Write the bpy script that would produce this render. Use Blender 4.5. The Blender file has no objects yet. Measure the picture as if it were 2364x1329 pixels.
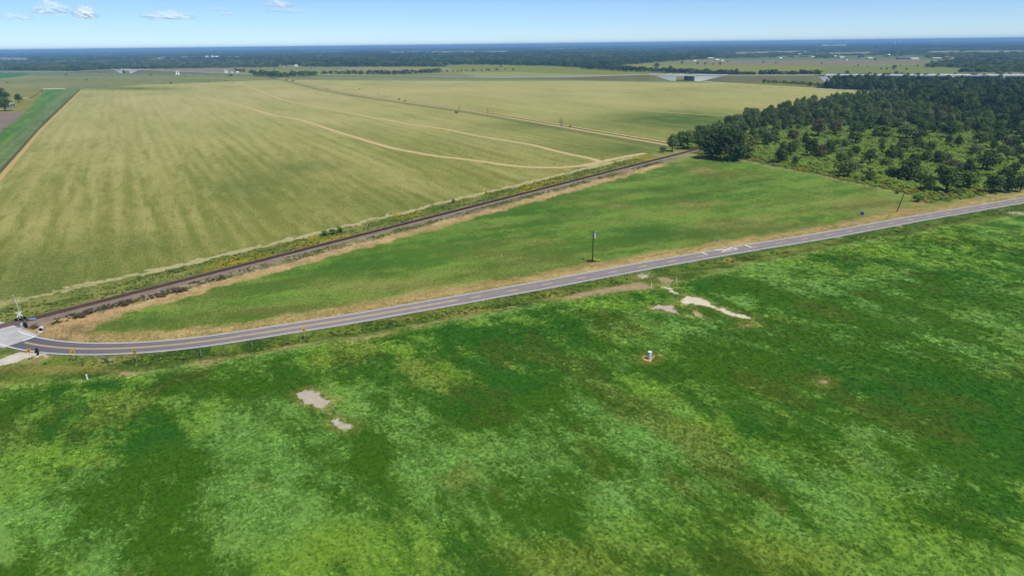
import bpy, bmesh, math, random
import numpy as np
from mathutils import Vector, Matrix

random.seed(11)
rng = np.random.default_rng(7)
scn = bpy.context.scene
col = scn.collection

# ------------------------------------------------------------------ camera
W, H, F = 2364.0, 1329.0, 1576.0
Y0, SL = 117.0, -0.01202
CAM_H = 70.0
roll = math.atan(SL)
pitch = math.atan(-((Y0 + SL * W / 2) - H / 2) * math.cos(roll) / F)
FWD = np.array([0, math.cos(pitch), -math.sin(pitch)])
_r0 = np.array([1.0, 0, 0]); _d0 = -np.array([0, math.sin(pitch), math.cos(pitch)])
XI = math.cos(roll) * _r0 - math.sin(roll) * _d0
YI = math.sin(roll) * _r0 + math.cos(roll) * _d0
CPOS = np.array([0, 0, CAM_H])
cam = bpy.data.cameras.new('camera'); camo = bpy.data.objects.new('camera', cam); col.objects.link(camo)
cam.sensor_fit = 'HORIZONTAL'; cam.sensor_width = 36.0; cam.lens = 36.0 * F / W
cam.clip_start = 1.0; cam.clip_end = 200000.0
m = Matrix(((XI[0], -YI[0], -FWD[0], 0), (XI[1], -YI[1], -FWD[1], 0), (XI[2], -YI[2], -FWD[2], CAM_H), (0, 0, 0, 1)))
camo.matrix_world = m
scn.camera = camo

# ------------------------------------------------------------------ sky, sun, exposure
SUN_EL, SUN_AZ = math.radians(59.5), math.radians(142.0)      # azimuth clockwise from +Y
world = bpy.data.worlds.new('World'); scn.world = world; world.use_nodes = True
wn = world.node_tree.nodes; wl = world.node_tree.links; wn.clear()
wo = wn.new('ShaderNodeOutputWorld'); bg = wn.new('ShaderNodeBackground'); sky = wn.new('ShaderNodeTexSky')
sky.sky_type = 'NISHITA'; sky.sun_disc = False; sky.sun_elevation = SUN_EL; sky.sun_rotation = SUN_AZ
sky.altitude = 0; sky.air_density = 0.64; sky.dust_density = 0.0; sky.ozone_density = 9.5
wl.new(sky.outputs[0], bg.inputs[0]); bg.inputs[1].default_value = 0.128
wl.new(bg.outputs[0], wo.inputs[0])
sd = bpy.data.lights.new('sun', 'SUN'); sd.energy = 4.6; sd.angle = math.radians(0.53); sd.color = (1.0, 0.945, 0.85)
so = bpy.data.objects.new('sun', sd); col.objects.link(so)
tosun = Vector((math.sin(SUN_AZ) * math.cos(SUN_EL), math.cos(SUN_AZ) * math.cos(SUN_EL), math.sin(SUN_EL)))
so.rotation_euler = tosun.to_track_quat('Z', 'Y').to_euler(); so.location = (60, -80, 140)
scn.view_settings.view_transform = 'Standard'; scn.view_settings.look = 'None'
scn.view_settings.exposure = 0.0; scn.view_settings.gamma = 1.0; scn.view_settings.use_curve_mapping = False
scn.cycles.transparent_max_bounces = 40
scn.cycles.max_bounces = 6
scn.cycles.volume_bounces = 1
HAZE_DENSITY, HAZE_COLOR = 0.000095, (0.30, 0.58, 1.0)

# ------------------------------------------------------------------ photograph pixel -> place on the ground
_hx = np.array([0, 500, 1100, 1700, 2364.0]); _hd = np.array([-4.0, 1.8, 4.4, 3.4, -5.0])
def G(px, py, z=0.0):
    "ground point (numpy xyz) seen at a pixel of the 2364 px photograph; the small horizon bow of the lens is taken out"
    w = min(1.0, max(0.0, (330 - py) / 200.0))
    py = py + float(np.interp(px, _hx, _hd)) * w
    d = XI * (px - W / 2) + YI * (py - H / 2) + FWD * F
    t = (z - CAM_H) / d[2] if abs(d[2]) > 1e-6 else 1e5
    return CPOS + t * d
def GR(px, py):
    return G(px, py)[:2]
def line(pts): return np.array([GR(*p) for p in pts])
def ppm(p):
    "metres per photo pixel at a ground point"
    return float(np.dot(np.asarray(p, float) - CPOS, FWD)) / F
def V(p, z=None):
    return Vector((float(p[0]), float(p[1]), float(p[2]) if z is None else z))

# ------------------------------------------------------------------ small noise library for laying out ground cover
def _h(ix, iy, s):
    n = (ix.astype(np.int64) * 374761393 + iy.astype(np.int64) * 668265263 + s * 1442695041) & 0x7fffffff
    n = ((n ^ (n >> 13)) * 1274126177) & 0x7fffffff
    return ((n ^ (n >> 16)) & 0xffffff) / float(0xffffff)
def vn(x, y, s=0):
    ix = np.floor(x); iy = np.floor(y); fx = x - ix; fy = y - iy
    fx = fx * fx * fx * (fx * (fx * 6 - 15) + 10); fy = fy * fy * fy * (fy * (fy * 6 - 15) + 10)
    a = _h(ix, iy, s); b = _h(ix + 1, iy, s); c = _h(ix, iy + 1, s); d = _h(ix + 1, iy + 1, s)
    return (a * (1 - fx) + b * fx) * (1 - fy) + (c * (1 - fx) + d * fx) * fy
def fbm(x, y, o=4, s=0, r=0.55):
    t = 0; a = 1.0; n = 0
    for i in range(o):
        t = t + a * vn(x * 2 ** i + 17.3 * i, y * 2 ** i - 9.1 * i, s + i); n += a; a *= r
    return t / n
def sstep(a, b, x):
    t = np.clip((x - a) / (b - a), 0, 1); return t * t * (3 - 2 * t)
def inpoly(x, y, P):
    r = np.zeros(x.shape, bool); n = len(P)
    for i in range(n):
        x1, y1 = P[i]; x2, y2 = P[(i + 1) % n]
        c = ((y1 > y) != (y2 > y)) & (x < (x2 - x1) * (y - y1) / ((y2 - y1) if y2 != y1 else 1e-9) + x1)
        r ^= c
    return r
def dline(x, y, P):
    "distance to a polyline, and signed side (+ right of its direction)"
    b = np.full(x.shape, 1e18); sg = np.ones(x.shape)
    for i in range(len(P) - 1):
        ax, ay = P[i]; bx, by = P[i + 1]; dx, dy = bx - ax, by - ay; L = dx * dx + dy * dy + 1e-12
        t = np.clip(((x - ax) * dx + (y - ay) * dy) / L, 0, 1)
        ex = x - ax - t * dx; ey = y - ay - t * dy; d = ex * ex + ey * ey
        k = d < b; b = np.where(k, d, b); sg = np.where(k, np.sign(ex * dy - ey * dx), sg)
    return np.sqrt(b), sg
def sdpoly(x, y, P):
    d, _ = dline(x, y, np.vstack([P, P[:1]])); return np.where(inpoly(x, y, P), d, -d)

# ------------------------------------------------------------------ materials
K_ALB = 0.80
def lin(c):
    c = np.asarray(c, float) / 255.0
    return np.where(c <= 0.04045, c / 12.92, ((c + 0.055) / 1.055) ** 2.4)
def alb(*c): return lin(c) * K_ALB
def rgba(c): return (float(c[0]), float(c[1]), float(c[2]), 1.0)
def nmat(name):
    mt = bpy.data.materials.new(name); mt.use_nodes = True
    return mt, mt.node_tree.nodes, mt.node_tree.links, mt.node_tree.nodes['Principled BSDF']
def mathn(n, l, op, a, b=None, c=None, clamp=False):
    q = n.new('ShaderNodeMath'); q.operation = op; q.use_clamp = clamp
    for i, v in enumerate((a, b, c)):
        if v is None: continue
        if isinstance(v, (int, float)): q.inputs[i].default_value = v
        else: l.new(v, q.inputs[i])
    return q.outputs[0]
def mixn(n, l, f, a, b, mode='MIX'):
    q = n.new('ShaderNodeMix'); q.data_type = 'RGBA'; q.blend_type = mode
    if isinstance(f, (int, float)): q.inputs[0].default_value = f
    else: l.new(f, q.inputs[0])
    for s, v in ((6, a), (7, b)):
        if isinstance(v, (tuple, list)): q.inputs[s].default_value = v
        else: l.new(v, q.inputs[s])
    return q.outputs[2]
def noise(n, l, vec, sc, det=4, rough=0.55, dist=0.0):
    q = n.new('ShaderNodeTexNoise'); q.inputs['Scale'].default_value = sc; q.inputs['Detail'].default_value = det
    q.inputs['Roughness'].default_value = rough; q.inputs['Distortion'].default_value = dist
    l.new(vec, q.inputs['Vector']); return q.outputs[0]
def simple(name, c, rough=0.7, spec=0.3, metal=0.0, vary=0.15, sc=2.0, dirt=None):
    "plain surface with mottled wear"
    mt, n, l, b = nmat(name); c = np.asarray(c, float)
    tc = n.new('ShaderNodeTexCoord')
    f = noise(n, l, tc.outputs['Object'], sc, 6, 0.65)
    d = np.asarray(dirt if dirt is not None else c * (1 - 2 * vary), float)
    r = n.new('ShaderNodeValToRGB'); r.color_ramp.elements[0].position = 0.3; r.color_ramp.elements[1].position = 0.7
    r.color_ramp.elements[0].color = rgba(d); r.color_ramp.elements[1].color = rgba(c * (1 + vary * 0.3))
    l.new(f, r.inputs[0]); l.new(r.outputs[0], b.inputs['Base Color'])
    b.inputs['Roughness'].default_value = rough; b.inputs['Specular IOR Level'].default_value = spec
    b.inputs['Metallic'].default_value = metal
    return mt

def mat_ground():
    mt, n, l, b = nmat('ground cover')
    geo = n.new('ShaderNodeNewGeometry')
    def att(nm):
        a = n.new('ShaderNodeAttribute'); a.attribute_name = nm; return a
    A, B, D, E, MO = att('cover_a'), att('cover_b'), att('bare'), att('grain'), att('mottle')
    mp = n.new('ShaderNodeMapping'); mp.vector_type = 'POINT'
    mp.inputs['Rotation'].default_value = (0, 0, math.radians(-28.5))        # crop rows run 28.5 deg left of straight ahead
    l.new(geo.outputs['Position'], mp.inputs['Vector'])
    st = n.new('ShaderNodeMapping'); st.inputs['Scale'].default_value = (1.0, 0.42, 1.0); l.new(mp.outputs[0], st.inputs['Vector'])
    st2 = n.new('ShaderNodeMapping'); st2.inputs['Scale'].default_value = (1.0, 0.3, 1.0); l.new(mp.outputs[0], st2.inputs['Vector'])
    nf = noise(n, l, st.outputs[0], 1.5, 5, 0.75)
    nm = noise(n, l, st.outputs[0], 0.20, 6, 0.68, 0.5)
    nl = noise(n, l, st2.outputs[0], 0.045, 4, 0.6, 0.3)
    nt = noise(n, l, geo.outputs['Position'], 0.55, 5, 0.72)
    s = mathn(n, l, 'ADD', A.outputs['Alpha'], mathn(n, l, 'MULTIPLY', mathn(n, l, 'SUBTRACT', nm, 0.5), mathn(n, l, 'MULTIPLY', MO.outputs['Fac'], 2.3)))
    s = mathn(n, l, 'ADD', s, mathn(n, l, 'MULTIPLY', mathn(n, l, 'SUBTRACT', nf, 0.5), 1.5))
    s = mathn(n, l, 'ADD', s, mathn(n, l, 'MULTIPLY', mathn(n, l, 'SUBTRACT', nl, 0.5), MO.outputs['Fac']))
    sm = n.new('ShaderNodeMapRange'); sm.interpolation_type = 'SMOOTHSTEP'; l.new(s, sm.inputs['Value'])
    sm.inputs['From Min'].default_value = 0.12; sm.inputs['From Max'].default_value = 0.88
    c = mixn(n, l, sm.outputs[0], A.outputs['Color'], B.outputs['Color'])
    # tufts: strong brightness grain, size set per region by the grain attribute
    g1 = mathn(n, l, 'MULTIPLY_ADD', mathn(n, l, 'SUBTRACT', nf, 0.5), mathn(n, l, 'MULTIPLY', E.outputs['Fac'], 3.2), 1.0)
    g2 = mathn(n, l, 'MULTIPLY_ADD', mathn(n, l, 'SUBTRACT', nt, 0.5), mathn(n, l, 'MULTIPLY', E.outputs['Fac'], 2.0), 1.0)
    g = mathn(n, l, 'MAXIMUM', mathn(n, l, 'MULTIPLY', g1, g2), 0.25)
    cg = n.new('ShaderNodeCombineColor')
    for i in range(3): l.new(g, cg.inputs[i])
    c = mixn(n, l, 1.0, c, cg.outputs[0], 'MULTIPLY')
    # bare soil, sand and straw with a ragged edge
    q = mathn(n, l, 'ADD', D.outputs['Alpha'], mathn(n, l, 'MULTIPLY', mathn(n, l, 'SUBTRACT', nt, 0.5), 0.9))
    q = mathn(n, l, 'ADD', q, mathn(n, l, 'MULTIPLY', mathn(n, l, 'SUBTRACT', nf, 0.5), 0.5))
    q = mathn(n, l, 'MULTIPLY', q, mathn(n, l, 'GREATER_THAN', D.outputs['Alpha'], 0.02))
    qm = n.new('ShaderNodeMapRange'); qm.interpolation_type = 'SMOOTHSTEP'; l.new(q, qm.inputs['Value'])
    qm.inputs['From Min'].default_value = 0.34; qm.inputs['From Max'].default_value = 0.74
    db = mixn(n, l, 1.0, D.outputs['Color'], mixn(n, l, nt, (0.62, 0.60, 0.56, 1), (1.3, 1.3, 1.3, 1)), 'MULTIPLY')
    c = mixn(n, l, qm.outputs[0], c, db)
    l.new(c, b.inputs['Base Color'])
    b.inputs['Roughness'].default_value = 0.95; b.inputs['Specular IOR Level'].default_value = 0.08
    bp = n.new('ShaderNodeBump'); bp.inputs['Distance'].default_value = 0.5
    hh = mathn(n, l, 'ADD', nf, mathn(n, l, 'MULTIPLY', nt, 0.7))
    l.new(hh, bp.inputs['Height']); l.new(B.outputs['Alpha'], bp.inputs['Strength']); l.new(bp.outputs[0], b.inputs['Normal'])
    return mt

# ------------------------------------------------------------------ mesh helpers
def set_props(o, label=None, cat=None, group=None, kind=None):
    if label: o['label'] = label
    if cat: o['category'] = cat
    if group: o['group'] = group
    if kind: o['kind'] = kind
    return o
def mesh_obj(name, verts, faces, mat=None, parent=None, smooth=False):
    me = bpy.data.meshes.new(name); me.from_pydata([tuple(map(float, v)) for v in verts], [], faces); me.update()
    if mat: me.materials.append(mat)
    if smooth:
        for p in me.polygons: p.use_smooth = True
    o = bpy.data.objects.new(name, me); col.objects.link(o)
    if parent: o.parent = parent
    return o
def link_copy(o, parent=None):
    c = o.copy(); col.objects.link(c)
    if parent is not None: c.parent = parent
    return c
def copy_tree(o, parent=None):
    c = link_copy(o, parent)
    for ch in list(o.children): copy_tree(ch, c)
    return c
def empty(name, loc, label=None, cat=None, group=None, rz=0.0):
    o = bpy.data.objects.new(name, None); col.objects.link(o); o.location = tuple(map(float, loc)); o.rotation_euler = (0, 0, rz)
    o.empty_display_size = 0.3
    return set_props(o, label, cat, group)
class MB:
    def __init__(self): self.v = []; self.f = []
    def add(self, vs, fs):
        k = len(self.v); self.v += [Vector(v) for v in vs]; self.f += [tuple(i + k for i in f) for f in fs]; return self
    def box(self, c, s, M=None):
        x, y, z = c; a, b, d = s[0] / 2, s[1] / 2, s[2] / 2
        vs = [Vector((x + i * a, y + j * b, z + k * d)) for k in (-1, 1) for j in (-1, 1) for i in (-1, 1)]
        if M is not None: vs = [M @ v for v in vs]
        return self.add(vs, [(0, 2, 3, 1), (4, 5, 7, 6), (0, 1, 5, 4), (2, 6, 7, 3), (0, 4, 6, 2), (1, 3, 7, 5)])
    def tube(self, a, b, r0, r1=None, n=10, cap=True):
        a = Vector(a); b = Vector(b); r1 = r0 if r1 is None else r1
        d = (b - a).normalized(); u = d.orthogonal().normalized(); w = d.cross(u)
        vs = []
        for c, r in ((a, r0), (b, r1)):
            for i in range(n):
                t = 2 * math.pi * i / n; vs.append(c + u * (r * math.cos(t)) + w * (r * math.sin(t)))
        fs = [(i, (i + 1) % n, n + (i + 1) % n, n + i) for i in range(n)]
        if cap: fs += [tuple(range(n - 1, -1, -1)), tuple(range(n, 2 * n))]
        return self.add(vs, fs)
    def prism(self, pts, d):
        "closed outline of 3-D points pushed along vector d"
        n = len(pts); pts = [Vector(p) for p in pts]; d = Vector(d)
        return self.add(pts + [p + d for p in pts],
                        [tuple(range(n - 1, -1, -1)), tuple(range(n, 2 * n))] + [(i, (i + 1) % n, n + (i + 1) % n, n + i) for i in range(n)])
    def pipe(self, a, b, r, t, n=20):
        "open pipe with a wall"
        a = Vector(a); b = Vector(b); d = (b - a).normalized(); u = d.orthogonal().normalized(); w = d.cross(u); vs = []
        for c, rr in ((a, r), (b, r), (b, r - t), (a, r - t)):
            for i in range(n):
                q = 2 * math.pi * i / n; vs.append(c + u * (rr * math.cos(q)) + w * (rr * math.sin(q)))
        fs = []
        for k in range(4):
            for i in range(n):
                j = (i + 1) % n; k2 = (k + 1) % 4
                fs.append((k * n + i, k * n + j, k2 * n + j, k2 * n + i))
        return self.add(vs, fs)
    def build(self, name, mat=None, parent=None, smooth=False):
        return mesh_obj(name, self.v, self.f, mat, parent, smooth)

# ------------------------------------------------------------------ the lines the place is laid out on
RAIL_A = GR(0, 757); RAIL_B = GR(1506, 371.9)
RD = (RAIL_B - RAIL_A) / np.linalg.norm(RAIL_B - RAIL_A); RN = np.array([RD[1], -RD[0]])       # RN points to the near side
def railpt(s, off=0.0, z=0.0):
    p = RAIL_A + RD * s + RN * off; return Vector((p[0], p[1], z))
up_px = [(37, 764), (64.5, 775.3), (84.6, 781.6), (126.9, 788), (169.2, 792.8), (211.5, 794.7), (253.8, 794.7), (317.3, 793.2), (380.7, 788.8), (468, 778.8), (557.7, 763.5), (646.5, 749.3), (800, 726.8), (1030, 686.8), (1260, 646.4), (1500, 600.6), (1741.5, 560.9), (1900, 536.4), (2096, 500.1), (2364, 455.3)]
lo_px = [(-35, 776), (0, 795.4), (14.8, 799.6), (42.3, 806), (84.6, 812.3), (127, 816), (169, 817.6), (211.5, 817.6), (253.8, 816), (317, 812.7), (380.7, 808.4), (468, 799.5), (557.7, 787.5), (646.5, 773.3), (800, 748.4), (1030, 707.4), (1260, 666.4), (1500, 622.3), (1741.5, 579), (1900, 553), (2096, 515.8), (2364, 468.7)]
UP = line(up_px); LO = line(lo_px)
def resample(P, step):
    P = np.asarray(P); d = np.r_[0, np.cumsum(np.linalg.norm(np.diff(P, axis=0), axis=1))]
    s = np.linspace(0, d[-1], max(2, int(d[-1] / step)))
    return np.c_[np.interp(s, d, P[:, 0]), np.interp(s, d, P[:, 1])]
def smooth_line(P, step=2.0, it=6, keep=True):
    P = resample(P, step)
    for _ in range(it):
        Q = P.copy(); Q[1:-1] = 0.25 * P[:-2] + 0.5 * P[1:-1] + 0.25 * P[2:]; P = Q
    return P
# centre line: between the two painted edges, carried on beyond the frame at both ends
_l = smooth_line(LO, 1.5, 8); _u = smooth_line(UP, 1.5, 8)
cl = []
for p in _u[2:]:
    dd = np.linalg.norm(_l - p, axis=1); k = int(np.argmin(dd))
    if 4.2 < dd[k] < 9.0: cl.append((p + _l[k]) / 2)
cl = np.array(cl)
e_dir = (cl[-1] - cl[-30]); e_dir /= np.linalg.norm(e_dir)
w_pts = np.array([(-176.0, 178.0), (-160.0, 175.5), (-148.0, 172.0), (-136.6, 166.4)])
cl = np.vstack([w_pts, cl[3:], cl[-1] + e_dir * 60, cl[-1] + e_dir * 160])
CL = smooth_line(cl, 2.0, 10)
CD, _ = dline(CL[:, 0], CL[:, 1], LO)
HALF = 3.35
def offset_line(P, o):
    t = np.gradient(P, axis=0); t /= np.linalg.norm(t, axis=1)[:, None]
    return P + np.c_[t[:, 1], -t[:, 0]] * o
def px_of(P2):
    v = np.c_[P2, np.zeros(len(P2))] - CPOS
    return W / 2 + F * (v @ XI) / (v @ FWD), H / 2 + F * (v @ YI) / (v @ FWD)
def road_z(P):
    s = (P - RAIL_A) @ RN
    return 0.02 + 0.42 * sstep(11.0, 2.0, np.abs(s))
FIELD_EDGE = line([(-200, 905), (0, 888), (100, 881), (200, 872), (300, 861), (400, 848), (480, 836), (560, 822), (700, 797), (800, 783), (900, 766), (1060, 735), (1200, 710), (1300, 691), (1440, 669), (1510, 659), (1600, 641), (1750, 604), (2000, 556), (2364, 492), (2600, 450)])
DITCH = offset_line(smooth_line(CL[(CL[:, 0] > -118)], 3, 20), 9.0)
DITCH = DITCH[DITCH[:, 0] < 320]
SCRUB = line([(1592, 352), (1640, 364), (1710, 368), (1800, 385), (1900, 405), (2000, 427), (2090, 446), (2128, 458), (2140, 470), (2230, 458), (2364, 432), (2600, 395), (2600, 150), (2364, 150), (2364, 190), (1900, 190), (1880, 203), (2064, 214), (2000, 222), (1900, 240), (1760, 268), (1640, 305), (1560, 330)])
HAY_TRACK_1 = line([(440, 220), (500, 232), (563, 245), (627, 265), (690, 275), (728, 287), (766, 300), (830, 320), (900, 341), (1000, 360), (1100, 370.6), (1176, 383), (1252, 388), (1328, 386), (1366, 378), (1392, 372.5), (1430, 364), (1490, 354)])
HAY_TRACK_2 = line([(545, 186), (563, 194), (614, 214.5), (652, 230), (703, 240), (804, 260), (875, 273), (957, 288), (1033, 298), (1100, 313.5), (1163, 323.6), (1227, 333.8), (1278, 347.7), (1328, 359), (1366, 366), (1386, 371.5), (1391, 376), (1380, 381), (1350, 384.5)])
FENCE_ROW = line([(640, 178), (662, 181.5), (754, 204), (835, 218), (931, 232), (1100, 255), (1201, 273), (1303, 290.6), (1404, 308.4), (1518, 327.4), (1560, 335)])
WHITE_ROAD = line([(1560, 183.2), (1600, 184.5), (1618, 185), (1665, 189), (1720, 192.6), (1795, 198), (1900, 204.7), (1962, 208), (2064, 214.5), (2110, 217)])
HIGHWAY = np.vstack([GR(-420, 166.5), GR(-60, 168.5), GR(287, 170), GR(600, 171), GR(740, 171.5), GR(1100, 177), GR(1580, 184.5), GR(1580, 184.5) + (GR(1580, 184.5) - GR(1100, 177)) * 2.4])

# ------------------------------------------------------------------ ground sheet
def build_ground():
    dep = np.radians(np.concatenate([[89.0, 80, 70, 62, 56, 52], np.arange(49, 8, -0.13), np.arange(8, 3, -0.04), np.arange(3, 1.2, -0.025), np.arange(1.2, 0.085, -0.02)]))
    r = CAM_H / np.tan(dep)
    az = np.radians(np.concatenate([np.arange(-180, -50, 5), np.arange(-50, 50, 0.14), np.arange(50, 180, 5)]))
    nr, na = len(r), len(az)
    X = (r[:, None] * np.sin(az)[None]).ravel(); Y = (r[:, None] * np.cos(az)[None]).ravel()
    R = np.repeat(r, na); N = X.size
    ca, sa = math.cos(math.radians(28.5)), math.sin(math.radians(28.5))
    U = -sa * X + ca * Y; Vv = ca * X + sa * Y                       # along / across the crop rows
    wob = np.minimum(1.2, R * 0.004)
    wx = X + (fbm(X / 4, Y / 4, 4, 3) - 0.5) * 6 * wob; wy = Y + (fbm(X / 4, Y / 4, 4, 9) - 0.5) * 6 * wob
    A = np.zeros((N, 4)); B = np.zeros((N, 4)); D = np.zeros((N, 4)); Gn = np.zeros(N); Mo = np.full(N, 0.6)
    px_, py_ = X + (fbm(X / 1.6, Y / 1.6, 3, 13) - 0.5) * 1.3, Y + (fbm(X / 1.6, Y / 1.6, 3, 19) - 0.5) * 1.6
    def paint(w, a=None, b=None, bias=None, bump=None, grain=None):
        w = np.clip(w, 0, 1)
        if a is not None: A[:, :3] += (np.asarray(a) - A[:, :3]) * w[:, None]
        if b is not None: B[:, :3] += (np.asarray(b) - B[:, :3]) * w[:, None]
        if bias is not None: A[:, 3] += (bias - A[:, 3]) * w
        if bump is not None: B[:, 3] += (bump - B[:, 3]) * w
        if grain is not None: Gn[:] += (grain - Gn) * w
    def bare(w, c):
        w = np.clip(w, 0, 1); k = w > D[:, 3]
        D[k, :3] = np.asarray(c); D[:, 3] = np.maximum(D[:, 3], w)
    def nobare(w): D[:, 3] *= 1 - np.clip(w, 0, 1)
    def zone(P, feather=1.0): return sstep(-feather, feather, sdpoly(wx, wy, P))
    def stripe(P, half, feather, raw=False): d, _ = dline(X if raw else wx, Y if raw else wy, P); return sstep(half + feather, half - feather * 0.3, d)
    def spot(px, py, rx, ry):
        c = GR(px, py); e1 = GR(px + rx, py) - c; e2 = GR(px, py - ry) - c
        det = e1[0] * e2[1] - e1[1] * e2[0]
        qx, qy = X - c[0], Y - c[1]
        s = (qx * e2[1] - qy * e2[0]) / det; t = (qy * e1[0] - qx * e1[1]) / det
        return np.exp(-1.1 * (s * s + t * t))
    # beyond everything: pasture
    n1 = fbm(U / 260, Vv / 260, 4, 21); n2 = fbm(X / 60, Y / 60, 4, 22)
    paint(np.ones(N), alb(112, 122, 66), alb(158, 154, 92), 0.35 + 0.5 * (n1 - 0.3), 0.1, 0.12)
    paint(sstep(2600, 4200, R), alb(46, 62, 34), alb(62, 80, 44), 0.5, 0.0, 0.1)
    # hay fields (striped by the rows)
    HAY = np.vstack([line([(-260, 690), (-260, 560), (0, 412), (95, 305), (186, 208), (330, 196), (600, 184), (700, 183), (1100, 184), (1560, 183.5), (1720, 193), (1900, 205), (2064, 215), (2000, 222), (1900, 240), (1760, 268), (1640, 305), (1580, 345)]), [railpt(330, -16)[:2], railpt(0, -16)[:2], railpt(-60, -16)[:2]]])
    hz = zone(HAY, 1.2)
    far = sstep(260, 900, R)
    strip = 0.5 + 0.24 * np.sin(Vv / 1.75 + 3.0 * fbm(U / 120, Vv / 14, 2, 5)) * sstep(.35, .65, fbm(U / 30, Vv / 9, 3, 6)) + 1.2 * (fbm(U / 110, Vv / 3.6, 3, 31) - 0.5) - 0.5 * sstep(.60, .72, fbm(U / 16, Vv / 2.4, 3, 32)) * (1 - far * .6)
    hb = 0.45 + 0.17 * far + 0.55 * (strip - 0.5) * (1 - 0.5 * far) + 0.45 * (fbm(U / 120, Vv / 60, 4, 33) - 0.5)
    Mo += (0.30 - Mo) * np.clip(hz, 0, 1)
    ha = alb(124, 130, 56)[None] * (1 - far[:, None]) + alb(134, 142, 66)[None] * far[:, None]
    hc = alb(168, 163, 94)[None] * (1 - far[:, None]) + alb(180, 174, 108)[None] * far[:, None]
    w = np.clip(hz, 0, 1)[:, None]
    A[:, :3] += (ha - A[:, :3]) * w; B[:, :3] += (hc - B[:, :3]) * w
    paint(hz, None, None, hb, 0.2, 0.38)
    for (px, py, rx, ry, k) in [(1560, 275, 200, 22, 1.0), (1660, 285, 90, 14, 0.8), (1440, 345, 120, 16, .7), (1200, 290, 130, 10, .5), (120, 620, 260, 60, .5), (560, 430, 130, 30, .4), (700, 385, 90, 14, .5), (300, 205, 120, 4, .8), (1250, 330, 200, 12, .3), (900, 470, 200, 30, .35), (60, 660, 180, 30, .5), (330, 560, 120, 24, .4)]:
        s_ = spot(px, py, rx, ry) * k * (0.6 + 0.8 * fbm(U / 20, Vv / 12, 3, 41)) * hz
        paint(s_, alb(70, 98, 34), alb(112, 128, 56), 0.4)
    for (px, py, rx, ry, k) in [(330, 240, 160, 20, .6), (640, 215, 200, 18, .5), (1000, 205, 300, 12, .5), (200, 320, 150, 40, .3), (1150, 330, 120, 14, .25)]:
        paint(spot(px, py, rx, ry) * k * hz, alb(160, 150, 92), alb(196, 182, 124))
    # tyre-worn tracks in the hay
    tan_ = alb(196, 176, 124)
    for P, hw in ((HAY_TRACK_1, 3.9), (HAY_TRACK_2, 3.2)): bare(stripe(smooth_line(P, 6, 4), hw, 1.0, True) * 0.3, tan_)
    for P in (line([(1100, 222), (1252, 235), (1404, 247.5), (1531, 257.7), (1700, 269)]), line([(1100, 204), (1227, 213), (1354, 222), (1480, 231), (1607, 242.4), (1700, 249)])):
        bare(stripe(P, 1.7, 1.0, True) * 0.8, tan_)
    fr = smooth_line(FENCE_ROW, 8, 3)
    d, sg = dline(X, Y, fr)
    frd = d * sg
    bare(sstep(2.6, 1.0, np.abs(frd - 4.6) / 1.5) * 1.0, alb(206, 188, 140))
    bare(sstep(2.2, 0.8, np.abs(frd + 4.0) / 1.4) * 0.9, alb(186, 168, 116))
    paint(sstep(2.6, 1.0, np.abs(frd)), alb(60, 66, 34), alb(84, 88, 44), 0.4)
    paint(sstep(13, 5, np.abs(frd - 12)) * sstep(200, 500, X * 0 + 400) * 0.75, alb(72, 92, 40), alb(108, 120, 58), 0.5)
    # left strip beside the ditch
    ls = line([(-160, 470), (0, 305), (61, 259), (102, 213), (108, 207), (186, 207), (110, 280), (0, 404), (-200, 610)])
    paint(zone(ls, 0.8), alb(92, 116, 66), alb(126, 142, 84), 0.5 + 0.6 * (fbm(U / 200, Vv / 3, 3, 51) - 0.5), 0.2, 0.2)
    lg = line([(-160, 470), (0, 305), (61, 259), (106, 211), (150, 208), (110, 244), (0, 346), (-160, 500)])
    paint(zone(lg, 1.2), alb(78, 116, 48), alb(110, 146, 66), 0.45 + 0.9 * (fbm(U / 90, Vv / 4, 3, 52) - 0.5), 0.2, 0.2)
    paint(stripe(line([(-200, 604), (0, 401), (110, 278), (184, 209)]), 1.8, 1.0, True), alb(74, 82, 56), alb(98, 100, 66), 0.4, 0.3, 0.3)
    bare(stripe(line([(-200, 622), (0, 411), (95, 300), (189, 208)]), 1.6, 1.0, True) * 0.8, alb(196, 170, 108))
    bare(stripe(line([(70, 262), (110, 240), (120, 232)]), 0.7, 0.5) * 0.6, alb(120, 96, 60))
    paint(zone(line([(-200, 262), (0, 262), (59, 260), (0, 305), (-160, 440)]), 1.0), alb(128, 108, 98), alb(150, 130, 116), 0.5, 0.1, 0.2)
    paint(zone(line([(-100, 226), (8, 210), (96, 212), (60, 258), (-60, 258)]), 3.0), alb(110, 118, 50), alb(160, 150, 74), 0.5, 0.2, 0.2)
    bare(spot(58, 228, 10, 2.0) * 0.8, alb(205, 190, 140))
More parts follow.
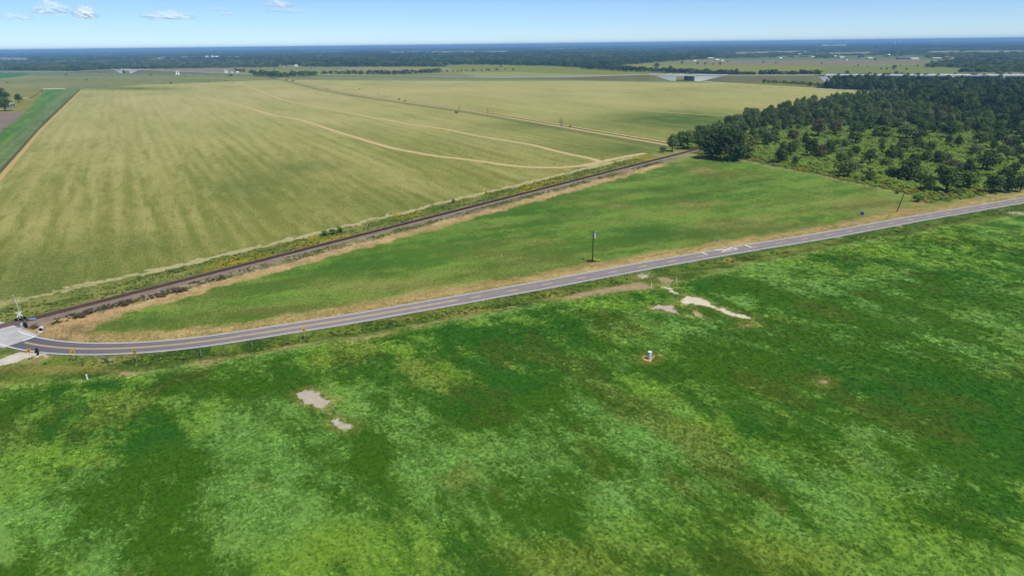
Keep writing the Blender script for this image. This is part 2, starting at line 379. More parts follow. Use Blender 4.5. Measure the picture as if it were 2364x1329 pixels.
    # far fields between the woods
    for P, a, b_ in [
        ([(-200, 171), (0, 169.5), (79, 170), (60, 177.5), (38, 181), (0, 184), (-200, 190)], (58, 112, 62), (82, 132, 72)),
        ([(79, 170.5), (600, 172.5), (600, 176), (300, 176), (120, 178), (60, 178)], (98, 120, 80), (120, 136, 90)),
        ([(380, 163), (420, 158.5), (560, 155), (560, 161), (470, 165)], (128, 122, 110), (146, 138, 120)),
        ([(0, 137), (72, 137), (66, 142), (0, 143)], (136, 136, 116), (150, 148, 126)),
        ([(69, 145), (361, 137.5), (358, 140.5), (69, 149.5)], (116, 132, 98), (136, 146, 108)),
        ([(560, 160), (800, 158), (1060, 161), (1060, 166), (760, 168), (560, 168)], (122, 132, 66), (146, 146, 78)),
        ([(790, 153), (1030, 153), (1060, 161), (800, 158)], (146, 134, 86), (160, 146, 96)),
        ([(1030, 150), (1100, 147), (1250, 150), (1340, 155), (1460, 161), (1700, 173.5), (1480, 173), (1300, 167), (1060, 161)], (118, 126, 36), (140, 142, 52)),
        ([(1060, 164), (1200, 163), (1300, 168), (1480, 174), (1100, 174.5)], (136, 146, 86), (156, 160, 100)),
        ([(1340, 151), (1460, 146), (1665, 148.5), (1900, 151), (2130, 158), (2200, 168), (1900, 168), (1700, 165), (1460, 152.5)], (122, 130, 40), (150, 146, 50)),
        ([(1600, 143), (1665, 139.5), (1900, 138), (2140, 141), (2130, 150), (1900, 150), (1665, 148)], (126, 116, 86), (148, 134, 102)),
        ([(1900, 153), (2180, 151), (2280, 165), (2210, 172), (1900, 171)], (110, 124, 60), (132, 140, 72)),
        ([(2160, 143), (2300, 141), (2330, 146), (2180, 149)], (104, 122, 70), (120, 134, 80)),
        ([(950, 117.0), (1180, 115.5), (1180, 116.6), (950, 118.6)], (128, 146, 120), (140, 156, 128)),
    ]:
        paint(zone(line(P), 6.0), alb(*a), alb(*b_), 0.5, 0.0, 0.1); 
    for P in ([(880, 116.2), (1100, 114), (1200, 114), (1200, 120), (1000, 121), (880, 122.5)], [(1230, 109), (1430, 107.5), (1430, 111), (1230, 112.5)], [(620, 134), (780, 132), (780, 138), (620, 140)], [(170, 127.5), (310, 126), (310, 130), (170, 131.5)], [(340, 131), (620, 128), (620, 134), (340, 137)], [(1690, 117.5), (1870, 116), (1870, 121), (1690, 122.5)], [(1870, 121.5), (2020, 120.5), (2020, 127), (1870, 128)], [(2140, 120.5), (2400, 121.5), (2400, 128), (2140, 127)], [(1480, 118.5), (1610, 117.5), (1610, 124), (1480, 125)], [(690, 117), (830, 115.5), (830, 120), (690, 121)], [(1870, 105), (1970, 105), (1970, 109), (1870, 109)]):
        paint(zone(line(P), 20.0), alb(134, 140, 96), alb(160, 158, 116), 0.5, 0.0, 0.1)
    paint(zone(line([(1650, 126), (1900, 124), (2400, 130), (2400, 143), (2130, 140), (1900, 138), (1650, 138)]), 20.0) * .8, alb(92, 112, 66), alb(120, 132, 84), 0.5, 0.0, 0.1)
    # foot of the highway bank, and the white farm road
    dh, sg = dline(wx, wy, HIGHWAY)
    paint(sstep(60, 40, dh), alb(104, 120, 72), alb(126, 134, 82), 0.5, 0.05, 0.12)
    bare(stripe(smooth_line(WHITE_ROAD, 10, 3), 2.6, 1.4) * 0.9, alb(214, 204, 178))
    bare(stripe(line([(-60, 170.7), (150, 172), (287, 172.4), (620, 172.5)]), 3.0, 2.0) * 0.85, alb(200, 196, 176))
    paint(zone(line([(1600, 184), (1680, 186), (1895, 190), (1890, 203), (1720, 192)]), 3), alb(108, 120, 40), alb(140, 138, 52), 0.5)
    # scrub floor
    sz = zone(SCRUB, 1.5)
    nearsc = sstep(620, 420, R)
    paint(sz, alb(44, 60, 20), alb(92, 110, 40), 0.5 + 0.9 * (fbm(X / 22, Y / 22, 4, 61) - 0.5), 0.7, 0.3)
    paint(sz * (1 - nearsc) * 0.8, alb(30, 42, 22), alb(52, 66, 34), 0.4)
    # triangle of mown grass between railway and road
    TRI = np.vstack([[railpt(8, 13)[:2], railpt(90, 13.5)[:2], railpt(340, 13)[:2]], line([(1592, 362), (1710, 372), (1900, 409), (2090, 450), (2128, 462), (2140, 471)]), offset_line(CL[CL[:, 0] > -112], -3.0)[::-1][::6]])
    TRI = TRI[TRI[:, 0] < 260]
    tz = zone(TRI, 1.0)
    dr, rs = dline(wx, wy, CL)
    th = math.radians(64.5); RU = math.sin(th) * X + math.cos(th) * Y
    tn = fbm(RU / 55, dr / 13, 4, 71); tn2 = fbm(RU / 18, dr / 4, 4, 72)
    Mo += (0.40 - Mo) * tz
    paint(tz, alb(78, 116, 34), alb(120, 148, 58), 0.45 + 1.0 * (tn - 0.5) + 0.9 * (tn2 - 0.5), 0.28, 0.34)
    olive = sstep(0.47, 0.66, fbm(RU / 45, dr / 8, 4, 73) + 0.22 * sstep(34, 8, dr) - 0.03)
    paint(tz * olive * 0.32, alb(108, 102, 48), alb(136, 126, 68))
    for (px, py, rx, ry, k) in [(1600, 470, 70, 8, .6), (1640, 400, 60, 10, .6), (1420, 475, 45, 6, .7), (2000, 470, 130, 18, .55), (1750, 520, 150, 16, .45), (900, 660, 160, 14, .5), (600, 715, 160, 12, .5), (1250, 560, 60, 12, .4), (1160, 590, 100, 16, .4), (1620, 388, 30, 9, .5)]:
        paint(spot(px, py, rx, ry) * k * tz, alb(124, 112, 58), alb(152, 138, 84))
    for (px, py, rx, ry, k) in [(1500, 540, 130, 20, .8), (1250, 500, 110, 22, .6), (1560, 440, 120, 16, .6), (820, 610, 120, 26, .6), (1020, 540, 100, 18, .5), (1700, 420, 120, 14, .6), (560, 700, 120, 14, .5), (330, 735, 60, 8, .5)]:
        paint(spot(px, py, rx, ry) * k * tz, alb(62, 100, 30), alb(96, 130, 48))
    # straw and soil along the road
    nn = fbm(RU / 30, dr / 1.8, 3, 74)
    vg = sstep(14.0, 8.0, dr + 6 * (nn - 0.5)) * (rs < 0) * sstep(-126, -100, X)
    paint(vg * 0.95, alb(142, 126, 70), alb(194, 170, 112), 0.5 + 0.9 * (nn - 0.5), 0.25, 0.25)
    bare(sstep(2.6, 0.4, np.abs(dr - 9.2 + 3 * (nn - 0.5))) * (rs < 0) * 0.52 * sstep(-60, -30, X) * sstep(150, 90, X), alb(176, 146, 100))
    for (px, py, rx, ry, k) in [(1372, 607, 26, 5, .9), (1440, 606, 60, 4, .7), (2085, 486, 55, 8, .75), (2120, 470, 30, 8, .8), (2040, 492, 40, 4, .6), (1280, 640, 120, 3, .6)]:
        bare(spot(px, py, rx, ry) * k * (rs < 0), alb(170, 138, 96))
    bare(sstep(1.0, 0.2, np.abs(dr - 4.1)) * (0.42 + 0.5 * (fbm(RU / 9, dr, 3, 76) - 0.5)) * sstep(-128, -120, X), alb(184, 174, 156))
    # railway side strips
    so_ = (wx - RAIL_A[0]) * RN[0] + (wy - RAIL_A[1]) * RN[1]; ss_ = (wx - RAIL_A[0]) * RD[0] + (wy - RAIL_A[1]) * RD[1]
    along = sstep(-60, -40, ss_) * sstep(372, 352, ss_)
    rw = fbm(ss_ / 14, so_ / 4, 4, 81)
    nrm = sstep(-21, -16.5, so_ + 3 * (rw - 0.5)) * sstep(1.0, -1.0, so_) * along
    paint(nrm, alb(86, 106, 38), alb(140, 142, 74), 0.5 + 1.3 * (fbm(ss_ / 9, so_ / 5, 3, 82) - 0.5), 0.6, 0.4)
    paint(nrm * sstep(0.52, 0.62, fbm(ss_ / 22, so_ / 7, 3, 83)) * sstep(40, 70, ss_), alb(124, 122, 30), alb(160, 146, 36))
    wid = 1.7 + 1.2 * sstep(70, 20, ss_)
    bare(sstep(wid + 1.2, wid - 0.6, np.abs(so_ + 17.4 + 4 * sstep(70, 10, ss_))) * along * (0.98 - 0.42 * sstep(90, 10, ss_)), alb(184, 178, 128))
    nrs = sstep(0, 1.5, so_) * sstep(10.5, 8.5, so_ + 2.5 * (rw - 0.5)) * along
    paint(nrs, alb(116, 104, 78), alb(166, 150, 122), 0.5 + (rw - 0.5), 0.5, 0.3)
    paint(nrs * sstep(0.40, 0.6, fbm(ss_ / 10, so_ / 3, 3, 84)) * sstep(40, 80, ss_), alb(92, 100, 52), alb(140, 140, 84))
    tn_ = sstep(7.8, 9.4, so_ + 2.2 * (rw - 0.5)) * sstep(16.3, 14.2, so_ + 2.2 * (rw - 0.5)) * sstep(346, 330, ss_) * sstep(2, 14, ss_)
    paint(tn_, alb(160, 136, 88), alb(204, 176, 124), 0.5 + 0.8 * (rw - 0.5), 0.3, 0.25)
    # dry triangle tip by the crossing
    tip = zone(line([(60, 762), (150, 735), (215, 722), (300, 715), (250, 742), (190, 770), (240, 782), (150, 788), (90, 780)]), 1.5)
    paint(tip * 0.9, alb(136, 116, 78), alb(186, 156, 108), 0.5 + 1.2 * (fbm(X / 4, Y / 4, 3, 85) - 0.5), 0.4, 0.35)
    # verge between road and big field
    fe, fs = dline(wx, wy, FIELD_EDGE)
    VG = np.vstack([offset_line(CL[CL[:, 0] > -134], 3.0)[::4], FIELD_EDGE[::-1]])
    vz = zone(VG, 0.8)
    vn_ = fbm(X / 9, Y / 5, 4, 91)
    paint(vz, alb(54, 84, 22), alb(108, 126, 46), 0.5 + 1.3 * (vn_ - 0.5), 0.6, 0.4)
    paint(vz * sstep(0.5, 0.7, fbm(X / 14, Y / 6, 3, 92)) * 0.8, alb(112, 112, 46), alb(150, 142, 70))
    paint(vz * sstep(20, 70, X) * sstep(7, 4, dr) * 0.8, alb(48, 90, 26), alb(88, 128, 50), 0.4)
    # the big near field
    big = sstep(-0.8, 0.8, fe * fs) * (Y < 620)
    lf = 0.44 + 1.3 * (fbm(U / 46, Vv / 17, 5, 101, 0.6) - 0.5) + 1.6 * (fbm(U / 14, Vv / 7, 5, 102, 0.65) - 0.5)
    for (px, py, rx, ry, k) in [(230, 1000, 190, 95, -.55), (400, 1190, 90, 140, -.6), (60, 960, 90, 60, -.3), (500, 880, 330, 26, -.5), (1230, 900, 230, 60, -.55), (1700, 830, 230, 60, -.5), (1180, 790, 120, 40, -.5), (2100, 690, 260, 70, -.55), (2240, 960, 180, 120, -.8), (1960, 950, 130, 60, -.6), (1880, 585, 120, 16, -.3), (960, 760, 150, 20, -.45), (860, 1040, 90, 40, -.35), (690, 880, 80, 30, -.3), (2330, 1080, 120, 70, -.6), (700, 980, 120, 40, -.1), (1100, 950, 120, 60, -.4), (1700, 660, 140, 26, -.45), (2200, 560, 140, 16, -.35),
                                (620, 1160, 170, 130, .55), (560, 1010, 90, 60, .4), (240, 1055, 120, 26, .5), (60, 1120, 90, 160, .5), (820, 910, 80, 60, .5), (470, 960, 70, 40, .35), (1000, 1110, 150, 90, .5), (1450, 1160, 140, 90, .35), (1500, 900, 110, 30, .3), (1722, 690, 45, 18, .6), (880, 1250, 140, 60, .4), (1560, 1010, 100, 60, .35), (330, 875, 260, 8, .5), (760, 800, 200, 10, .5), (1230, 1010, 60, 90, .45), (1800, 1060, 160, 40, .3), (2080, 1120, 160, 40, .3), (1130, 740, 90, 12, .5), (2000, 640, 150, 14, .25), (1560, 770, 60, 20, .3), (330, 920, 130, 14, .35), (1390, 700, 60, 10, .4), (650, 1270, 120, 40, .3)]:
        lf = lf + k * spot(px, py, rx, ry) * (0.55 + 0.9 * fbm(U / 18, Vv / 9, 3, 103))
    dist = sstep(330, 90, R)
    cool = sstep(0.42, 0.62, fbm(X / 38, Y / 38, 4, 104))[:, None]
    la = alb(52, 100, 22)[None] * (1 - cool) + alb(64, 104, 18)[None] * cool
    Mo += (1.0 - Mo) * big
    lb = alb(118, 158, 74)[None] * cool + alb(122, 156, 56)[None] * (1 - cool)
    w = np.clip(big, 0, 1)[:, None]
    A[:, :3] += (la - A[:, :3]) * w; B[:, :3] += (lb - B[:, :3]) * w
    paint(big, None, None, np.clip(0.52 + 1.05 * (lf - 0.5), -0.45, 1.25), 0.6, 0.36)
    yel = sstep(0.50, 0.72, fbm(U / 30, Vv / 14, 4, 105) + 0.0)
    for (px, py, rx, ry, k) in [(1830, 640, 130, 22, .5), (2150, 545, 250, 22, .35), (640, 985, 60, 26, .5), (1390, 980, 60, 26, .4), (1990, 1030, 130, 30, .35), (760, 1200, 40, 60, .3), (40, 1250, 70, 70, .4), (1640, 960, 80, 30, .4), (1500, 870, 120, 10, .25), (1960, 600, 130, 12, .5)]:
        yel = yel + k * spot(px, py, rx, ry)
    paint(big * np.clip(yel, 0, 1) * 0.34, alb(68, 100, 8), alb(122, 150, 36))
    brn = sstep(0.58, 0.72, fbm(U / 22, Vv / 10, 4, 106)) * 0.55
    for (px, py, rx, ry, k) in [(1280, 1290, 200, 46, .55), (1740, 1290, 260, 50, .5), (1620, 1000, 60, 30, .5), (1990, 1060, 60, 14, .3), (30, 1000, 60, 40, .5), (1030, 1110, 40, 20, .4), (2340, 850, 80, 20, .4), (1800, 960, 60, 16, .3), (600, 1120, 30, 14, .4)]:
        brn = brn + k * spot(px, py, rx, ry) * (0.6 + 0.8 * fbm(U / 8, Vv / 5, 3, 107))
    paint(big * np.clip(brn, 0, 1) * 0.75, alb(84, 92, 30), alb(126, 130, 58))
    edge = sstep(4.5, 0.5, fe) * (fs > 0)
    paint(edge * 0.6 * big, alb(98, 128, 44), alb(136, 160, 84), 0.7)
    bare(sstep(1.9, 0.2, np.abs(fe * fs + 1.0)) * (0.42 + 0.7 * (fbm(X / 12, Y / 12, 3, 93) - 0.5)) * (X < 60), alb(178, 158, 112))
    # bare patches, sand pad, dirt
    grey, sand, dirt = alb(198, 186, 168), alb(226, 216, 190), alb(176, 152, 116)
    def patch(P, c, k=1.0, f=1.0):
        sd = sdpoly(px_, py_, line(P)) + 0.35; bare(sstep(-f * 1.3, f * 1.2, sd) * k, c)
        paint(sstep(-3.0, -0.3, sd) * .6 * k, alb(118, 124, 54), alb(160, 156, 92))
    patch([(687, 907), (695, 904), (713, 898), (727, 903), (732, 907), (733, 917), (746, 922), (764, 924), (757, 931), (746, 939.6), (734, 937), (724, 931), (710, 928), (696, 918)], grey)
    patch([(766, 970), (778, 966), (788, 971.4), (814, 981.5), (813, 988), (798, 989), (786, 986.6), (776, 979)], grey, 0.85)
    bare(stripe(line([(748, 940), (760, 955), (772, 968)]), 0.5, 0.8) * 0.5, alb(176, 162, 112))
    patch([(1573, 693.3), (1587, 683.7), (1602, 685), (1635, 697), (1645, 706.6), (1669, 710), (1698, 722), (1734, 733), (1717, 734), (1681, 724.6), (1655, 712.6), (1631, 705.4), (1597, 699.3), (1580, 700.5)], sand, 1.0)
    patch([(1496, 712.6), (1520, 701.8), (1558, 704), (1551, 710), (1566, 721), (1549, 720), (1525, 712.6)], grey, .9)
    patch([(1594, 710), (1611, 720), (1628, 732), (1616, 732), (1590, 726), (1604, 724.6)], alb(196, 178, 138), .7)
    patch([(1527, 662), (1542, 660.8), (1558, 674), (1578, 681), (1549, 675), (1544, 667)], sand, .8)
    patch([(1296, 686), (1327, 676.5), (1380, 667), (1472, 652.4), (1491, 657), (1508, 664.4), (1467, 668), (1414, 671.7), (1368, 679), (1327, 688.5)], dirt, .8)
    patch([(1517, 638), (1534, 640), (1556, 647.6), (1537, 651), (1522, 645)], dirt, .9)
    patch([(1470, 634), (1500, 629), (1486, 641)], alb(190, 186, 168), .7)
    patch([(1703, 752), (1732, 748), (1732, 752), (1705, 755.5)], dirt, .75)
    patch([(1735, 742), (1757, 747), (1750, 748)], sand, .7)
    patch([(1885, 884), (1899, 876), (1915, 874), (1906, 881)], dirt, .8)
    patch([(1483, 823), (1494, 820), (1512, 821), (1509, 826), (1499, 833), (1488, 828)], alb(206, 164, 110), 1.0, 0.5)
    patch([(2300, 486), (2318, 481), (2336, 486), (2364, 489), (2364, 496), (2330, 492)], alb(190, 180, 160), .6)
    patch([(220, 826), (262, 823), (275, 832), (262, 838), (235, 832)], alb(170, 162, 146), .6)
    patch([(262, 862), (300, 857), (332, 856), (300, 864)], dirt, .7)
    patch([(456, 842), (470, 837), (498, 834), (480, 842)], dirt, .7)
    patch([(800, 788), (850, 776), (900, 765), (905, 768), (850, 783)], dirt, .55)
    patch([(70, 832), (85, 821), (92, 823), (80, 835)], alb(156, 132, 86), .9)
    patch([(101, 820), (112, 819), (111, 823), (102, 823)], alb(200, 190, 160), .8)
    for (px, py) in [(1240, 600), (1158, 592), (1830, 706), (1300, 750), (610, 1130)]:
        bare(spot(px, py, 9, 2.5) * 0.62, dirt)
    # wheel ruts leading off the sand pad
    for o in (-0.9, 0.9):
        bare(stripe(offset_line(line([(1669, 710), (1740, 738), (1830, 780), (1960, 840)]), o), 0.35, 0.3) * 0.42, alb(150, 140, 90))
    # gravel drive at the lower left
    patch([(-60, 846), (0, 830), (45, 813), (105, 817.5), (72, 821), (40, 829), (0, 842), (-60, 866)], alb(214, 208, 190), 1.0, 0.5)
    # where the road itself lies
    nobare(sstep(3.6, 2.8, dr) * (D[:, 3] < 2))
    Z = -0.45 * np.exp(-(dline(X, Y, DITCH)[0] / 2.2) ** 2) * sstep(3.5, 6.0, dr)
    Z = Z - 0.10 * sstep(5.0, 3.8, dr)
    Z = np.where(R > 1500, 0, Z)
    V3 = np.c_[X, Y, Z]
    i = np.arange(nr - 1)[:, None] * na; j = np.arange(na)[None]; j2 = (j + 1) % na
    q = np.stack([i + j, i + na + j, i + na + j2, i + j2], -1).reshape(-1, 4)
    V3 = np.vstack([V3, [0, 0, 0]]); last = len(V3) - 1
    me = bpy.data.meshes.new('ground')
    tri = np.stack([np.full(na, last), j.ravel(), j2.ravel()], -1)
    me.vertices.add(len(V3)); me.vertices.foreach_set('co', V3.ravel().astype(np.float32))
    nl = q.size + tri.size; me.loops.add(nl); me.loops.foreach_set('vertex_index', np.r_[q.ravel(), tri.ravel()].astype(np.int32))
    me.polygons.add(len(q) + len(tri))
    me.polygons.foreach_set('loop_start', np.r_[np.arange(len(q)) * 4, q.size + np.arange(len(tri)) * 3].astype(np.int32))
    me.polygons.foreach_set('use_smooth', np.ones(len(q) + len(tri), bool))
    me.update(calc_edges=True); me.validate()
    pad = lambda a: np.vstack([a, a[:1]])
    for nm, a in (('cover_a', A), ('cover_b', B), ('bare', D)):
        at = me.attributes.new(nm, 'FLOAT_COLOR', 'POINT'); at.data.foreach_set('color', np.clip(pad(a), -1, 2).ravel().astype(np.float32))
    at = me.attributes.new('mottle', 'FLOAT', 'POINT'); at.data.foreach_set('value', np.r_[Mo, Mo[:1]].astype(np.float32))
    at = me.attributes.new('grain', 'FLOAT', 'POINT'); at.data.foreach_set('value', np.r_[Gn, Gn[:1]].astype(np.float32))
    me.materials.append(mat_ground())
    global LAYOUT; LAYOUT = (dep, az, na, A, B, D, fe * fs)
    o = bpy.data.objects.new('ground', me); col.objects.link(o); o['kind'] = 'structure'
    return o
build_ground()

# ------------------------------------------------------------------ road
M_white = simple('road paint white', lin((236, 236, 232)) * 0.86, 0.75, 0.2, vary=0.08, sc=0.6)
M_yellow = simple('road paint yellow', alb(244, 208, 128), 0.75, 0.2, vary=0.05, sc=0.5, dirt=alb(216, 184, 122))
M_yellow_worn = simple('worn road paint yellow', alb(176, 140, 88), 0.8, 0.2, vary=0.12, sc=0.5, dirt=alb(140, 122, 100))
M_conc = simple('pale concrete', alb(198, 197, 192), 0.85, 0.2, vary=0.14, sc=0.35)
def mat_asphalt():
    mt, n, l, b = nmat('worn asphalt')
    a = n.new('ShaderNodeAttribute'); a.attribute_name = 'lane'
    geo = n.new('ShaderNodeNewGeometry')
    f = noise(n, l, geo.outputs['Position'], 0.35, 6, 0.6); g = noise(n, l, geo.outputs['Position'], 3.0, 4, 0.7)
    sep = n.new('ShaderNodeSeparateColor'); l.new(a.outputs['Color'], sep.inputs[0])
    r = n.new('ShaderNodeValToRGB'); e = r.color_ramp.elements
    e[0].position = 0.0; e[0].color = rgba(alb(96, 93, 95)); e[1].position = 1.0; e[1].color = rgba(alb(172, 162, 158))
    v = mathn(n, l, 'MULTIPLY_ADD', f, 0.5, mathn(n, l, 'MULTIPLY_ADD', g, 0.25, mathn(n, l, 'ADD', sep.outputs[0], -0.36)))
    l.new(v, r.inputs[0])
    l.new(mixn(n, l, sep.outputs[1], r.outputs[0], rgba(alb(92, 92, 102)), 'MIX'), b.inputs['Base Color'])
    b.inputs['Roughness'].default_value = 0.85; b.inputs['Specular IOR Level'].default_value = 0.25
    return mt
def ribbon(name, P, offs, dz, mat, kind='structure', skirt=0.0, lane=None):
    z = road_z(P) + dz
    rows = [offset_line(P, o) for o in offs]; n = len(P); k = len(offs)
    vs = [(rows[c][i][0], rows[c][i][1], z[i]) for i in range(n) for c in range(k)]
    fs = [(i * k + c, i * k + c + 1, (i + 1) * k + c + 1, (i + 1) * k + c) for i in range(n - 1) for c in range(k - 1)]
    if skirt:
        b0 = len(vs)
        for i in range(n):
            for c in (0, k - 1):
                o = offs[c]; q = offset_line(P, o + math.copysign(skirt * 2.0, o))[i] if False else rows[c][i]
                vs.append((q[0], q[1], z[i] - skirt - 0.1))
        for i in range(n - 1):
            fs.append((i * k, (i + 1) * k, b0 + 2 * (i + 1), b0 + 2 * i))
            fs.append((i * k + k - 1, b0 + 2 * i + 1, b0 + 2 * (i + 1) + 1, (i + 1) * k + k - 1))
    o = mesh_obj(name, vs, fs, mat); o['kind'] = kind
    if lane is not None:
        at = o.data.attributes.new('lane', 'FLOAT_COLOR', 'POINT')
        cols = [lane(i, offs[c]) for i in range(n) for c in range(k)] + [(0.5, 0, 0, 1)] * (len(vs) - n * k)
        at.data.foreach_set('color', np.array(cols, np.float32).ravel())
    return o
arc = np.r_[0, np.cumsum(np.linalg.norm(np.diff(CL, axis=0), axis=1))]
def s_at(px, py):
    q = GR(px, py); return float(arc[np.argmin(np.linalg.norm(CL - q, axis=1))])
S_APR = s_at(44, 790)
def lane_wear(i, o):
    x = abs(o)
    w = 0.55 + 0.30 * math.cos((x - 0.75) / 3.2 * 4 * math.pi) - (0.25 if x > 3.2 else 0)
    dark = max(0.0, min(1.0, 1.0 - (arc[i] - S_APR) / 70.0)) * 0.9
    return (w, dark, 0, 1)
offs = [-3.75, -3.3, -2.9, -2.4, -1.8, -1.2, -0.6, 0, 0.6, 1.2, 1.8, 2.4, 2.9, 3.3, 3.75]
ka = int(np.searchsorted(arc, S_APR))
sub = CL[ka:]
arc_full = arc
arc = arc[ka:]
ribbon('asphalt_road', sub, offs, 0.0, mat_asphalt(), skirt=0.15, lane=lane_wear)
arc = arc_full
def cut(s0, s1, step=None):
    k = (arc >= s0) & (arc <= s1); P = CL[k]
    e = [np.array([np.interp(s, arc, CL[:, 0]), np.interp(s, arc, CL[:, 1])]) for s in (s0, s1)]
    return np.vstack([e[0], P, e[1]]) if len(P) else np.vstack(e)
# concrete apron leading up to the crossing
ap = cut(0.0, S_APR - 0.05)
ribbon('concrete_apron', ap, [-4.6, -2.3, 0, 2.3, 4.4], 0.0, M_conc, skirt=0.2)
for sgn in (-1, 1):
    ribbon('edge_line', cut(s_at(37, 768) if sgn < 0 else 0.0, arc[-1]), [sgn * HALF - 0.17, sgn * HALF + 0.17], 0.010, M_white)
S_DBL = s_at(1060, 692)
for o in (-0.2, 0.2):
    ribbon('centre_line', cut(S_APR + 1.2, S_DBL), [o - 0.11, o + 0.11], 0.010, M_yellow)
ribbon('centre_line', cut(S_DBL, arc[-1]), [-0.27, -0.13], 0.010, M_yellow_worn)
s = S_DBL + 4
while s < arc[-1] - 4:
    ribbon('centre_dash', cut(s, s + 3.4), [-0.02, 0.28], 0.010, M_yellow); s += 12.2
# stop line, crossing bars, X and R painted in the westbound lane
def lanequad(s0, o0, s1, o1, w, name='road_marking'):
    a = np.array([np.interp(s0, arc, CL[:, 0]), np.interp(s0, arc, CL[:, 1])]); b = np.array([np.interp(s1, arc, CL[:, 0]), np.interp(s1, arc, CL[:, 1])])
    def fr(s):
        e = 0.5; t = np.array([np.interp(s + e, arc, CL[:, 0]) - np.interp(s - e, arc, CL[:, 0]), np.interp(s + e, arc, CL[:, 1]) - np.interp(s - e, arc, CL[:, 1])]); t /= np.linalg.norm(t); return np.array([t[1], -t[0]])
    a = a + fr(s0) * o0; b = b + fr(s1) * o1
    d = (b - a) / np.linalg.norm(b - a); nn = np.array([d[1], -d[0]]) * w / 2
    z = float(road_z(a[None])[0]) + 0.012
    return [(p[0], p[1], z) for p in (a - nn, b - nn, b + nn, a + nn)]
def marking(name, quads, dz=0.0):
    vs = []; fs = []
    for i, q in enumerate(quads):
        vs += [(x, y, z + dz + 0.001 * i) for x, y, z in q]; fs.append((4 * i, 4 * i + 1, 4 * i + 2, 4 * i + 3))
    o = mesh_obj(name, vs, fs, M_white); o['kind'] = 'structure'; return o
marking('stop_line', [lanequad(S_APR - 0.2, -3.2, S_APR - 0.2, -0.3, 0.65)])
s1, s2 = s_at(1631, 587), s_at(1727, 570.5)
marking('crossing_bar', [lanequad(s1, -3.15, s1, -0.15, 0.62)]); marking('crossing_bar', [lanequad(s2, -3.15, s2, -0.15, 0.62)])
sm = s_at(1680, 578)
marking('crossing_cross', [lanequad(sm - 3.6, -2.95, sm + 3.6, -0.35, 0.5), lanequad(sm - 3.6, -0.35, sm + 3.6, -2.95, 0.5)])
sr = s_at(1703, 573.6)          # letter R, read by a driver heading for the crossing (towards smaller s)
def ru(u, v): return sr + 0.95 - v * 1.9, -1.65 - u * 0.8     # u right, v up, for that driver
rq = []
for (u0, v0, u1, v1, w) in [(-.8, 0, -.8, 1, .26), (-.8, 1, .4, 1, .3), (.4, 1, .75, .8, .26), (.75, .8, .4, .55, .26), (.4, .55, -.8, .52, .3), (0, .52, .8, 0, .26)]:
    a, b = ru(u0, v0), ru(u1, v1); rq.append(lanequad(a[0], a[1], b[0], b[1], w))
marking('crossing_letter', rq)

def mat_track(name, c):
    mt, n, l, b = nmat(name); geo = n.new('ShaderNodeNewGeometry'); a = n.new('ShaderNodeAttribute'); a.attribute_name = 'edge'
    f = noise(n, l, geo.outputs['Position'], 0.25, 6, 0.7)
    l.new(mixn(n, l, f, rgba(np.asarray(c) * .72), rgba(np.asarray(c) * 1.2)), b.inputs['Base Color']); b.inputs['Roughness'].default_value = .95; b.inputs['Specular IOR Level'].default_value = .05
    mr = n.new('ShaderNodeMapRange'); l.new(mathn(n, l, 'ADD', a.outputs['Fac'], mathn(n, l, 'MULTIPLY_ADD', f, 1.4, -.7)), mr.inputs['Value']); mr.inputs['From Min'].default_value = .25; mr.inputs['From Max'].default_value = .8
    l.new(mr.outputs[0], b.inputs['Alpha']); return mt
M_straw = mat_track('worn straw track', alb(204, 184, 128)); M_gravel = mat_track('white gravel', alb(222, 214, 190))
def track_sheet(name, P, w, mat, z=0.03, strength=1.0):
    P = smooth_line(P, 5.0, 5); of = [-.5, -.32, 0, .32, .5]; ed = [0, .8, 1, .8, 0]; rows = [offset_line(P, o * w) for o in of]; n_ = len(P)
    vs = [(rows[c][i][0], rows[c][i][1], z) for i in range(n_) for c in range(5)]
    o = mesh_obj(name, vs, [(i * 5 + c, i * 5 + c + 1, (i + 1) * 5 + c + 1, (i + 1) * 5 + c) for i in range(n_ - 1) for c in range(4)], mat); o['kind'] = 'structure'
    fade = np.clip(np.arange(n_) / 6.0, 0, 1) * strength
    at = o.data.attributes.new('edge', 'FLOAT', 'POINT'); at.data.foreach_set('value', np.array([ed[c] * fade[i] for i in range(n_) for c in range(5)], np.float32)); return o
track_sheet('farm_track', HAY_TRACK_1, 7.5, M_straw); track_sheet('farm_track', HAY_TRACK_2, 6.5, M_straw, 0.036)
FR_ = smooth_line(FENCE_ROW, 8, 3)
track_sheet('farm_track', offset_line(FR_, 4.6), 5.0, M_straw); track_sheet('farm_track', offset_line(FR_, -3.8), 4.2, M_straw, 0.03, .9)
for P_ in (line([(1100, 222), (1252, 235), (1404, 247.5), (1531, 257.7), (1700, 269)]), line([(1100, 204), (1227, 213), (1354, 222), (1480, 231), (1607, 242.4), (1700, 249)])): track_sheet('farm_track', P_, 3.6, M_straw, 0.03, .75)
track_sheet('gravel_road', WHITE_ROAD, 9.0, M_gravel, 0.04)

